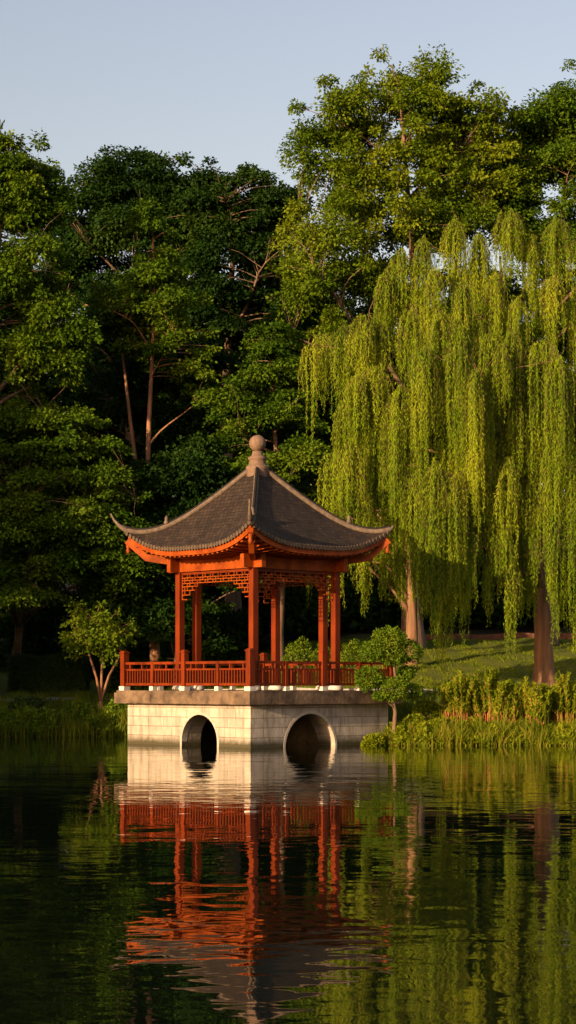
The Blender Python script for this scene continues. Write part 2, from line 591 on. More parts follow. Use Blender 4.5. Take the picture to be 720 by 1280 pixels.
def ground_mat():
    m, nt, out = new_mat('lawn_ground')
    geo = N(nt, 'ShaderNodeNewGeometry')
    n1 = N(nt, 'ShaderNodeTexNoise', Scale=0.6, Detail=8.0, Roughness=0.65)
    L(nt, geo.outputs['Position'], n1.inputs['Vector'])
    n2 = N(nt, 'ShaderNodeTexNoise', Scale=14.0, Detail=4.0)
    L(nt, geo.outputs['Position'], n2.inputs['Vector'])
    r1 = ramp(nt, n1.outputs['Fac'], [(0.3, (0.075, 0.105, 0.016)), (0.7, (0.135, 0.160, 0.026))])
    r2 = ramp(nt, n2.outputs['Fac'], [(0.25, (0.55, 0.55, 0.5)), (0.75, (1.15, 1.1, 1.0))])
    mul = N(nt, 'ShaderNodeMixRGB', blend_type='MULTIPLY', Fac=1.0)
    L(nt, r1.outputs['Color'], mul.inputs[1])
    L(nt, r2.outputs['Color'], mul.inputs[2])
    # bare dark soil: the wood floor beyond the lawn and the lake bed
    sx = N(nt, 'ShaderNodeSeparateXYZ')
    L(nt, geo.outputs['Position'], sx.inputs[0])
    ad = N(nt, 'ShaderNodeMath', operation='MULTIPLY_ADD')
    ad.inputs[1].default_value = 4.0
    L(nt, n1.outputs['Fac'], ad.inputs[0])
    L(nt, sx.outputs['Y'], ad.inputs[2])
    mr = N(nt, 'ShaderNodeMapRange')
    mr.inputs['From Min'].default_value = 88.0
    mr.inputs['From Max'].default_value = 91.0
    L(nt, ad.outputs[0], mr.inputs['Value'])
    soil = N(nt, 'ShaderNodeMixRGB', blend_type='MIX')
    soil.inputs[2].default_value = (0.018, 0.018, 0.009, 1)
    L(nt, mr.outputs[0], soil.inputs[0])
    L(nt, mul.outputs[0], soil.inputs[1])
    bed = N(nt, 'ShaderNodeMapRange')
    bed.inputs['From Min'].default_value = 0.32
    bed.inputs['From Max'].default_value = 0.12
    L(nt, sx.outputs['Z'], bed.inputs['Value'])
    mud = N(nt, 'ShaderNodeMixRGB', blend_type='MIX')
    mud.inputs[2].default_value = (0.035, 0.026, 0.014, 1)
    L(nt, bed.outputs[0], mud.inputs[0])
    L(nt, soil.outputs[0], mud.inputs[1])
    pr = N(nt, 'ShaderNodeBsdfPrincipled', Roughness=0.95)
    pr.inputs['Specular IOR Level'].default_value = 0.1
    L(nt, mud.outputs[0], pr.inputs['Base Color'])
    bp = N(nt, 'ShaderNodeBump', Strength=0.8, Distance=0.08)
    L(nt, n2.outputs['Fac'], bp.inputs['Height'])
    L(nt, bp.outputs[0], pr.inputs['Normal'])
    L(nt, pr.outputs[0], out.inputs['Surface'])
    return m


tag(link('ground', grid_mesh('ground', xs, ys, ground_z), ground_mat()),
    'grassy bank and lawn rising from the lake to the wood', 'ground', kind='structure')


# water
def water_mat():
    m, nt, out = new_mat('lake_water')
    geo = N(nt, 'ShaderNodeNewGeometry')

    def wave(scale, sx, sy, detail, rot):
        mp = N(nt, 'ShaderNodeMapping')
        mp.inputs['Scale'].default_value = (sx, sy, 1)
        mp.inputs['Rotation'].default_value = (0, 0, R(rot))
        L(nt, geo.outputs['Position'], mp.inputs['Vector'])
        n = N(nt, 'ShaderNodeTexNoise', Scale=scale, Detail=detail, Roughness=0.5, Distortion=0.4)
        L(nt, mp.outputs[0], n.inputs['Vector'])
        return n.outputs['Fac']
    a = wave(0.9, 0.7, 1.0, 2.0, 8)
    b = wave(3.2, 0.8, 1.0, 1.5, -14)
    c = wave(0.22, 1.0, 1.0, 1.0, 20)
    # calmer and livelier patches
    pm = N(nt, 'ShaderNodeMapRange')
    pm.inputs['From Min'].default_value = 0.35
    pm.inputs['From Max'].default_value = 0.65
    pm.inputs['To Min'].default_value = 0.35
    pm.inputs['To Max'].default_value = 1.15
    L(nt, wave(0.13, 0.6, 1.6, 1.0, 0), pm.inputs['Value'])
    s1 = N(nt, 'ShaderNodeMath', operation='MULTIPLY')
    s1.inputs[1].default_value = 0.29
    L(nt, b, s1.inputs[0])
    s2 = N(nt, 'ShaderNodeMath', operation='ADD')
    L(nt, a, s2.inputs[0])
    L(nt, s1.outputs[0], s2.inputs[1])
    s3 = N(nt, 'ShaderNodeMath', operation='MULTIPLY')
    L(nt, s2.outputs[0], s3.inputs[0])
    L(nt, pm.outputs[0], s3.inputs[1])
    bp = N(nt, 'ShaderNodeBump', Strength=1.0, Distance=0.0125)
    L(nt, s3.outputs[0], bp.inputs['Height'])
    pr = N(nt, 'ShaderNodeBsdfPrincipled', Roughness=0.015, IOR=1.45)
    pr.inputs['Base Color'].default_value = (0.003, 0.006, 0.003, 1)
    pr.inputs['Specular IOR Level'].default_value = 0.5
    L(nt, bp.outputs[0], pr.inputs['Normal'])
    L(nt, pr.outputs[0], out.inputs['Surface'])
    return m


wxs = np.linspace(-400, 400, 60)
wys = np.linspace(-80, 120, 40)
tag(link('water', grid_mesh('water', wxs, wys, lambda X, Y: X * 0), water_mat()),
    'still dark lake water mirroring the pavilion and trees', 'water', kind='structure')

# ------------------------------------------------------------------ pavilion
PC = np.array([-0.95, 60.0, 0.0])                 # centre; local axes: faces at 45 degrees to the view
PROOT = empty('pavilion', PC, 'red wooden garden pavilion with curved dark tiled roof on a pale arched stone base', 'pavilion')
Z0 = 1.67                                        # floor of the platform
# local frame: e1 points left-front normal, etc.  side k has outward normal at angle ANG[k]
YAW = -2.0
ANG = [R(225 + YAW), R(315 + YAW), R(45 + YAW), R(135 + YAW)]            # front-left, front-right, back-right, back-left


def side_frame(k):
    n = np.array([math.cos(ANG[k]), math.sin(ANG[k]), 0])
    a = np.array([-n[1], n[0], 0])               # along, counter-clockwise seen from above
    return n, a


def base_walls():
    h = 2.88
    zt, zb = 1.268, -0.9
    th = 0.75
    for k in range(4):
        n, a = side_frame(k)
        # arches sit nearer the corner that faces the viewer
        cx = {0: 0.58, 1: -0.46, 2: 0.0, 3: 0.0}[k]
        r = {0: 0.82, 1: 1.04, 2: 0.02, 3: 0.02}[k]     # the two rear faces stand closed against the bank
        zc = {0: 0.13, 1: -0.06}.get(k, 0.06)
        mb, inner = MB(), MB()

        def pt(s, z, dep):
            return a * s + n * (h - dep) + np.array([0, 0, z])

        def quad(s0, z0, s1, z1, dep, flip=False, zz=None):
            p = [(s0, z0), (s1, z0), (s1, z1), (s0, z1)]
            pts = [pt(s, z, dep) for s, z in p]
            uv = [(s + k * 3.1, z) for s, z in p]
            if flip:
                pts, uv = pts[::-1], uv[::-1]
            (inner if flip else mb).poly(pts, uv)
        # mitred ends: outer face full width, inner shorter
        K = 20
        arc = [(cx - r * math.cos(math.pi * i / K), zc + r * math.sin(math.pi * i / K)) for i in range(K + 1)]
        for dep, lim, flip in ((0.0, h, False), (th, h - th, True)):
            quad(-lim, zb, cx - r, zt, dep, flip)
            quad(cx + r, zb, lim, zt, dep, flip)
            for i in range(K):
                (s0, z0), (s1, z1) = arc[i], arc[i + 1]
                p = [(s0, z0), (s1, z1), (s1, zt), (s0, zt)]
                pts = [pt(s, z, dep) for s, z in p]
                uv = [(s + k * 3.1, z) for s, z in p]
                if flip:
                    pts, uv = pts[::-1], uv[::-1]
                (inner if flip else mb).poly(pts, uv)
        for i in range(K):                        # vault
            (s0, z0), (s1, z1) = arc[i], arc[i + 1]
            mb.poly([pt(s0, z0, 0), pt(s0, z0, th), pt(s1, z1, th), pt(s1, z1, 0)],
                    [(0, i * .15), (th, i * .15), (th, i * .15 + .15), (0, i * .15 + .15)])
        for s, fl in ((cx - r, False), (cx + r, True)):   # jambs
            q = [pt(s, zb, 0), pt(s, zb, th), pt(s, zc, th), pt(s, zc, 0)]
            uv = [(0, zb), (th, zb), (th, zc), (0, zc)]
            if fl:
                q, uv = q[::-1], uv[::-1]
            mb.poly(q, uv)
        mb.poly([pt(-h, zt, 0), pt(h, zt, 0), pt(h - th, zt, th), pt(-h + th, zt, th)])
        w = mb.build('base_wall', M['stone'], PROOT)
        inner.build('inner_wall_shade', M['inner_shade'], w)  # inner faces, interior shade put into their colour
        # dressed ring of stones round the arch, proud of the wall
        if k > 1:
            continue
        t = MB()
        ro, pr = r + 0.08, -0.008
        for i in range(K):
            A0, A1 = math.pi * i / K, math.pi * (i + 1) / K

            def ap(rad, A, dep):
                return pt(cx - rad * math.cos(A), zc + rad * math.sin(A), dep)
            t.poly([ap(r, A0, pr), ap(r, A1, pr), ap(ro, A1, pr), ap(ro, A0, pr)])
            t.poly([ap(ro, A0, pr), ap(ro, A1, pr), ap(ro, A1, 0.05), ap(ro, A0, 0.05)])
            t.poly([ap(r - .004, A0, pr), ap(r - .004, A0, 0.2), ap(r - .004, A1, 0.2), ap(r - .004, A1, pr)])
        for sg in (-1, 1):
            c = cx + sg * (r + 0.04)
            t.bar(pt(c, zb, 0.032), pt(c, zc, 0.032), 0.08, 0.08, up=n)
        t.build('arch_ring', M['trim'], w)


base_walls()

# platform slab: two courses
mb = MB()
hs = 3.18
for (h_, z0, z1) in ((hs, 1.27, 1.60), (hs - 0.05, 1.60, Z0)):
    n0, a0 = side_frame(0)
    c = [n0 * sx * h_ + a0 * sy * h_ for sx, sy in ((1, -1), (1, 1), (-1, 1), (-1, -1))]
    for i in range(4):
        p, q = c[i], c[(i + 1) % 4]
        mb.poly([p + [0, 0, z0], q + [0, 0, z0], q + [0, 0, z1], p + [0, 0, z1]], [(0, 0), (6, 0), (6, .3), (0, .3)])
    mb.poly([p + np.array([0, 0, z1]) for p in c])
    mb.poly([p + np.array([0, 0, z0]) for p in c[::-1]])
mb.build('platform', M['slab'], PROOT, bevel=0.015)

# columns: four at the corners of the column square, two behind flanking the rear bays
HC = 1.72                                        # half side of the column square
ZT = 5.5
n0, a0 = side_frame(0)
n1, a1 = side_frame(1)
corner_pts = [n0 * HC - a0 * HC, n0 * HC + a0 * HC, -n0 * HC + a0 * HC, -n0 * HC - a0 * HC]   # left, near, right, back
near_pt = corner_pts[1]
cols = list(corner_pts)
lf, nr_, rt, bk = sorted(corner_pts, key=lambda p: p[0])[0], min(corner_pts, key=lambda p: p[1]), max(corner_pts, key=lambda p: p[0]), max(corner_pts, key=lambda p: p[1])
cols = [lf, nr_, rt, bk + (rt - bk) * 0.2, lf + (bk - lf) * 0.2, rt + (bk - rt) * 0.16]
colmb = MB()
colmb.bar((0, 0, Z0 + 0.16), (0, 0, ZT + 0.1), 0.205, 0.205, up=tuple(n0))
column0 = None
for i, p in enumerate(cols):
    if column0 is None:
        column0 = colmb.build('column', M['red'], PROOT, loc=p, bevel=0.018)
        b = MB()
        b.lathe([(0.001, 0), (0.23, 0), (0.25, 0.05), (0.22, 0.12), (0.17, 0.162), (0.001, 0.162)], (0, 0, Z0), 20)
        cb0 = b.build('column_base', M['white'], column0)
    else:
        c = dup(column0, PROOT, p)
        dup(cb0, c, (0, 0, 0))

# beams, lattice friezes
for k in range(4):
    n, a = side_frame(k)
    mb = MB()
    mb.bar(n * HC - a * HC + [0, 0, 5.56], n * HC + a * HC + [0, 0, 5.56], 0.17, 0.40 + 0.004 * k, ext=0.46)
    mb.build('beam', M['orange'], PROOT, bevel=0.015)
    mb = MB()
    mb.bar(n * HC - a * (HC - .12) + [0, 0, 5.30], n * HC + a * (HC - .12) + [0, 0, 5.30], 0.09, 0.07)
    mb.build('tie_rail', M['red'], PROOT)
    lt = MB()
    half = HC - 0.13
    ztop = 5.262

    def depth(s):
        e = half - abs(s)
        return 0.26 + (0.50 if e < 0.20 else 0.36 if e < 0.38 else 0.22 if e < 0.58 else 0.1 if e < 0.78 else 0.0)
    nb = 27
    sp = 2 * half / (nb - 1)
    ss = [-half + i * sp for i in range(nb)]
    bt = 0.026
    rows = [0.0, 0.09, 0.17, 0.26, 0.36, 0.48, 0.62, 0.76]
    for i, s in enumerate(ss):
        dpt = depth(s)
        # broken verticals, as in ice-ray and square lattice work
        for r0, r1 in zip(rows[:-1], rows[1:]):
            if r1 <= dpt + 0.01 and not ((i + rows.index(r0)) % 3 == 1 and 0 < i < nb - 1):
                lt.bar(n * HC + a * s + [0, 0, ztop - r0], n * HC + a * s + [0, 0, ztop - r1], bt, bt * 1.4, up=tuple(n))
    for r in rows[1:]:
        run = None
        for i in range(nb - 1):
            ok = depth(ss[i]) >= r - 0.01 and depth(ss[i + 1]) >= r - 0.01 or (depth(0.5 * (ss[i] + ss[i + 1])) >= r - .01)
            if ok and run is None:
                run = i
            if (not ok or i == nb - 2) and run is not None:
                e = i + 1 if ok else i
                lt.bar(n * HC + a * ss[run] + [0, 0, ztop - r], n * HC + a * ss[e] + [0, 0, ztop - r], bt * 1.4, bt)
                run = None
    lt.build('lattice_frieze', M['orange'], PROOT)

# ---- roof
D0 = 3.98                                        # eave corner radius before the corner flare
ZA, DROP, LIFT = 8.74, 2.72, 0.62


def roof_pt(k, t, u, dz=0.0):
    n, a = side_frame(k)
    hm = D0 / math.sqrt(2)
    fl = 1 + 0.035 * abs(u) ** 5 * t
    p = (n * hm + a * hm * u) * t * fl
    au = abs(u)
    z = ZA - DROP * (1.27 * t - 0.27 * t * t)
    z += LIFT * (au ** 3.2) * max(0.0, (t - 0.42) / 0.58) ** 3
    return np.array([p[0], p[1], z + dz])


def us(nu):
    return [math.sin(math.pi / 2 * (-1 + 2 * i / nu)) * 0.35 + (-1 + 2 * i / nu) * 0.65 for i in range(nu + 1)]


NU, NT = 36, 22
roof_obj = None
for k in range(4):
    mb = MB()
    U = us(NU)
    T_ = [0.045 + (1 - 0.045) * j / NT for j in range(NT + 1)]
    hm = D0 / math.sqrt(2)

    def uvp(t, u):
        return (u * t * hm, t * 3.9)
    for j in range(NT):
        for i in range(NU):
            q = [(T_[j], U[i]), (T_[j + 1], U[i]), (T_[j + 1], U[i + 1]), (T_[j], U[i + 1])]
            mb.poly([roof_pt(k, *x) for x in q], [uvp(*x) for x in q], True)
    for i in range(NU):                          # edge thickness
        q0, q1 = roof_pt(k, 1, U[i]), roof_pt(k, 1, U[i + 1])
        mb.poly([q0, q0 - [0, 0, .09], q1 - [0, 0, .09], q1])
    o = mb.build('roof_slope', M['tile'], PROOT)
    # scalloped end tiles along the eave
    e = MB()
    n, a = side_frame(k)
    cnt = 44
    for i in range(cnt):
        u = -0.985 + 1.97 * i / (cnt - 1)
        p = roof_pt(k, 1, u) + n * 0.012 + np.array([0, 0, -0.035])
        ring = [p + a * 0.062 * math.cos(th) + np.array([0, 0, 0.075 * math.sin(th)]) for th in np.linspace(0, 2 * math.pi, 11)[:-1]]
        e.poly([r + n * 0.02 for r in ring])
        for r0, r1 in zip(ring, ring[1:] + ring[:1]):
            e.poly([r0 - n * .04, r1 - n * .04, r1 + n * .02, r0 + n * .02])
    e.build('eave_tiles', M['eave'], o)
    # fascia board under the tiles
    fb = MB()
    fh = 0.205
    for i in range(NU):
        p, q = roof_pt(k, 0.985, U[i]), roof_pt(k, 0.985, U[i + 1])
        z = np.array([0, 0, 1])
        top, bot = -0.07, -0.07 - fh
        ins = n * 0.06
        fb.poly([p + z * bot, q + z * bot, q + z * top, p + z * top], None, True)
        fb.poly([p + z * bot, p + z * bot - ins, q + z * bot - ins, q + z * bot])
        fb.poly([q + z * bot - ins, p + z * bot - ins, p + z * top - ins, q + z * top - ins], None, True)
    fb.build('fascia', M['orange'], PROOT)
    # soffit boards from the eave back to the beam
    sb = MB()
    for i in range(NU):
        def sp_(f, u):
            e_ = roof_pt(k, 0.975, u) + np.array([0, 0, -0.2])
            inn = (n * HC + a * HC * u) + np.array([0, 0, 5.80])
            return e_ * (1 - f) + inn * f
        for f0, f1 in ((0, .5), (.5, 1)):
            sb.poly([sp_(f0, U[i]), sp_(f1, U[i]), sp_(f1, U[i + 1]), sp_(f0, U[i + 1])], None, True)
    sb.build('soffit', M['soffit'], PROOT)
    # rafters with their ends showing under the fascia
    rf0 = None
    for i in range(24):
        u = -0.93 + 1.86 * i / 23
        e_ = roof_pt(k, 0.965, u) + np.array([0, 0, -0.31])
        if rf0 is None:
            rmb = MB()
            rmb.bar((0, 0, 0), -n * 1.0 + [0, 0, -0.05], 0.085, 0.085)
            rf0 = rmb.build('rafter', M['orange'], PROOT, loc=e_)
        else:
            dup(rf0, PROOT, e_)
# ceiling inside the column square
mb = MB()
mb.poly([p + np.array([0, 0, 5.79]) for p in (lf, bk, rt, nr_)])
mb.poly([p + np.array([0, 0, 5.84]) for p in (lf, nr_, rt, bk)])
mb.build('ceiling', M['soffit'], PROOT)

# hip ridges with upturned tips, ridge beasts, hip rafters
for k in range(4):
    n, a = side_frame(k)
    dirv = (n + a) / math.sqrt(2)
    path, rad = [], []
    for j in range(26):
        t = 0.05 + 0.95 * j / 25
        p = roof_pt(k, t, 1.0)
        path.append(p + np.array([0, 0, 0.045]))
        rad.append(0.085)
    tip = path[-1]
    for q, (dr, dz) in enumerate(((0.12, 0.07), (0.25, 0.17), (0.38, 0.32), (0.49, 0.52))):
        sh = 0.25 if dirv[0] > 0.5 else 1.0      # the right-hand tip is worn short
        path.append(tip + dirv * dr * sh + np.array([0, 0, dz * sh]))
        rad.append(0.075 - 0.018 * q)
    mb = MB()
    mb.tube(path, rad, 8)
    h = mb.build('hip_ridge', M['ridge'], PROOT)
    cp = MB()                                    # rounded coping tile row on the ridge
    cp.tube([p + np.array([0, 0, 0.085]) for p in path[:-3]], [0.052] * (len(path) - 3), 6)
    cp.build('ridge_coping', M['tile'], h)
    o = MB()
    b = roof_pt(k, 0.70, 1.0) + np.array([0, 0, 0.12])
    o.lathe([(0.001, 0), (0.07, 0), (0.09, 0.06), (0.05, 0.13), (0.065, 0.18), (0.03, 0.25), (0.001, 0.27)], b, 10)
    o.build('ridge_ornament', M['ridge'], h)
    hr = MB()
    pts = [dirv * HC * 1.414 + np.array([0, 0, 5.66]), roof_pt(k, 0.85, 1.0) * [1, 1, 0] + np.array([0, 0, 5.82]), roof_pt(k, 0.985, 1.0) + np.array([0, 0, -0.30])]
    hr.bar(pts[0], pts[1], 0.17, 0.22)
    hr.bar(pts[1], pts[2], 0.16, 0.20, ext=0.05)
    pe = pts[2]
    hr.lathe([(0.001, -0.30), (0.05, -0.28), (0.075, -0.2), (0.05, -0.13), (0.07, -0.08), (0.07, 0.0)], pe + np.array([0, 0, -0.08]), 10)
    hr.build('hip_rafter', M['orange'], PROOT)

# finial: moulded pedestal, neck and ball
mb = MB()
mb.lathe([(0.36, -0.35), (0.34, -0.02), (0.36, 0.02), (0.37, 0.10), (0.31, 0.14), (0.27, 0.17), (0.26, 0.30), (0.30, 0.34), (0.30, 0.40),
          (0.20, 0.44), (0.165, 0.52), (0.17, 0.58), (0.10, 0.60)], (0, 0, 8.55), 28)
fin = mb.build('finial', M['finial'], PROOT)
mb = MB()
mb.lathe([(0.265 * math.sin(th) + 0.0005, -0.265 * math.cos(th)) for th in np.linspace(0, math.pi, 17)], (0, 0, 9.385), 28)
mb.build('finial_ball', M['finial'], fin)

# ---- railing round the platform
HR = 2.95
bays = 4
baluster0 = None
for k in range(4):
    n, a = side_frame(k)
    mb = MB()

    def rp(s, z):
        return n * HR + a * s + np.array([0, 0, Z0 + z])
    for z, w, h in ((0.84, 0.085, 0.075), (0.64, 0.05, 0.05), (0.19, 0.06, 0.075)):
        mb.bar(rp(-HR + .09, z), rp(HR - .09, z), w, h)
    rail = mb.build('railing', M['red'], PROOT)
    posts = [-HR, -HR * 0.52, -0.02, HR * 0.52]
    for i, s in enumerate(posts):
        big = i in (0,)
        mid = i == 2
        hgt = 1.16 if (big or mid) else 0.88
        wd = 0.19 if big else 0.17 if mid else 0.11
        pm = MB()
        pm.bar(rp(s, 0.13), rp(s, hgt), wd, wd, up=tuple(n))
        if big or mid:
            pm.bar(rp(s, hgt), rp(s, hgt + 0.035), wd + 0.05, wd + 0.05, up=tuple(n))
            pm.bar(rp(s, hgt + .035), rp(s, hgt + 0.075), wd - 0.03, wd - 0.03, up=tuple(n))
        po = pm.build('newel_post', M['red'], rail, bevel=0.008)
        bm_ = MB()
        bm_.bar(rp(s, 0.0), rp(s, 0.128), wd + 0.06, wd + 0.06, up=tuple(n))
        bm_.build('post_base', M['white'], rail, bevel=0.012)
    # short bars above, balusters below the middle rail
    nbal = 45
    if k < 2:
        for i in range(nbal):
            s = -HR + 0.17 + (2 * HR - 0.34) * i / (nbal - 1)
            if baluster0 is None or i == 0:
                b = MB()
                b.bar((0, 0, 0.225), (0, 0, 0.615), 0.042, 0.042, up=tuple(n))
                baluster0 = b.build('baluster', M['red'], rail, loc=rp(s, 0))
            else:
                dup(baluster0, rail, rp(s, 0))
    else:
        b = MB()
        for i in range(nbal):
            s = -HR + 0.17 + (2 * HR - 0.34) * i / (nbal - 1)
            b.bar(rp(s, 0.225), rp(s, 0.615), 0.042, 0.042, up=tuple(n))
        tag(b.build('baluster', M['red'], rail), kind='stuff')
    st = MB()
    for i in range(10):
        s = -HR + HR * 2 * (i + 0.5) / 10
        st.bar(rp(s, 0.66), rp(s, 0.805), 0.05, 0.05, up=tuple(n))
    st.build('rail_struts', M['red'], rail)


# ------------------------------------------------------------------ willow
def strands(rg, plumes, step=0.06, leaf=(0.10, 0.16)):
    """plumes: list of (P, outward dir angle, spread, length, n).  returns leaf arrays and twig polylines"""
    pos, dr, nr, ln, wd, rnd = [], [], [], [], [], []
    tw = []
    for (p, ang, spread, length, n, hr) in plumes:
        prnd = rg.random()
        for i in range(n):
            a = ang + rg.normal() * spread
            srnd = rg.random()
            reach = hr * 0.9 * (0.1 + 0.9 * rg.random() ** 0.85)
            Ls = length * (1.12 - 0.62 * (reach / hr) ** 1.5) * (0.72 + 0.4 * rg.random())
            m = max(4, int(Ls / step))
            s = np.linspace(0, Ls, m)
            e = np.exp(-s / (0.45 * reach + 0.12))
            hx = reach * (1 - e)
            zz = -(s - 0.42 * hx) + 0.10 * reach * np.exp(-((s - 0.35 * reach) / (0.4 * reach + 0.05)) ** 2)
            sway = 0.05 * np.sin(s * 1.1 + rg.random() * 6.28)
            q_ = rg.uniform(-1, 1)
            jit = np.array([math.cos(ang) * q_ * hr * 0.32 + rg.normal() * 0.06, math.sin(ang) * q_ * hr * 0.32 + rg.normal() * 0.06, (0.05 - 0.42 * max(0, q_) ** 2 - 0.12 * max(0, -q_)) * hr + rg.normal() * 0.13])
            pt = np.stack([p[0] + np.cos(a) * hx + sway, p[1] + np.sin(a) * hx + sway * 0.6, p[2] + zz], 1) + jit
            tw.append(pt[:: max(1, m // 8)])
            for rep in range(2):
                q = pt + rg.normal(size=(m, 3)) * 0.022
                d = rg.normal(size=(m, 3)) * 0.30
                d[:, 2] -= 0.85
                nn = rg.normal(size=(m, 3)) * 0.45 + np.array([math.cos(a), math.sin(a), 0.15]) * (0.35 + 0.65 * reach / hr)
                l = leaf[0] + (leaf[1] - leaf[0]) * rg.random(m)
                fade = np.clip(1.1 - 0.35 * (s / max(Ls, .1)) ** 3, 0.5, 1)
                pos.append(q)
                dr.append(d)
                nr.append(nn)
                ln.append(l * fade)
                wd.append(l * fade * 0.21)
                rnd.append(np.clip(0.35 * rg.random(m) + 0.3 * srnd + 0.35 * prnd, 0, 1))
    cat = np.concatenate
    return (cat(pos), cat(dr), cat(nr), cat(ln), cat(wd), cat(rnd)), tw


def twig_mesh(name, polys, r=0.007):
    V, T, c = [], [], 0
    for pt in polys:
        k = len(pt)
        if k < 2:
            continue
        ring = np.array([[r, 0, 0], [-r / 2, r * .87, 0], [-r / 2, -r * .87, 0]])
        taper = np.linspace(1, 0.4, k)
        V.append((pt[:, None, :] + ring[None] * taper[:, None, None]).reshape(-1, 3))
        i = np.arange(k - 1)[:, None] * 3 + np.arange(3)[None]
        j = np.arange(k - 1)[:, None] * 3 + (np.arange(3)[None] + 1) % 3
        T.append(np.stack([i, j, j + 3, i + 3], 2).reshape(-1, 4) + c)
        c += k * 3
    return mesh_np(name, np.concatenate(V), np.concatenate(T))


def willow(label, base, plumes_px, extra, seed, trunk_pts, trunk_r, dens=1.0, group=None):
    rg = np.random.default_rng(seed)
    base = np.array(base, float)
    root = empty('willow_tree', base, label, 'tree', group)
    cen = np.array(extra['centre'])
    pl = []
    for (px, py, y, length, n, hr) in plumes_px:
        p = P(px, py, y + rg.uniform(-0.95, 0.95)) - base
        ang = math.atan2(p[1] + base[1] - cen[1], p[0] + base[0] - cen[0])
        pl.append((p, ang, 1.9, length * (0.62 + 0.5 * rg.random()), int(n * dens * 1.35), hr * (0.58 + 0.42 * rg.random())))
    rx, ry, rz = extra['radii']
    for i in range(extra['n']):
        # random plumes on the dome, front and back
        th = rg.random() * 2 * math.pi
        ph = math.asin(rg.random() ** 0.8 * 0.98)
        rho = 0.72 + 0.3 * rg.random()
        p = np.array([cen[0] + rx * rho * math.cos(ph) * math.cos(th), cen[1] + ry * rho * math.cos(ph) * math.sin(th), cen[2] + rz * rho * math.sin(ph)])
        if p[1] < cen[1] + extra.get('back', -9):
            continue
        Lh = min(extra['len'] * (0.6 + 0.7 * rg.random()), max(1.0, p[2] - extra['floor'] - rg.random() * 1.5))
        pl.append((p - base, th, 1.2, Lh, int(extra['strands'] * dens), 0.35 + 0.45 * rg.random()))
    arr, tw = strands(rg, pl)
    tips = np.array([p[0] for p in pl])
    tp = [np.array(q) - base for q in trunk_pts]
    mb = skeleton(rg, tp, trunk_r, tips, 16, 0.38, 0.16, 0.016)
    mb.build('trunk', M['bark_willow'], root)
    cr = link('crown', leaves_mesh('crown', *arr, fold=0.05), M['leaf_willow'], root)
    link('twigs', twig_mesh('twigs', tw), M['bark_willow'], cr)
    return root


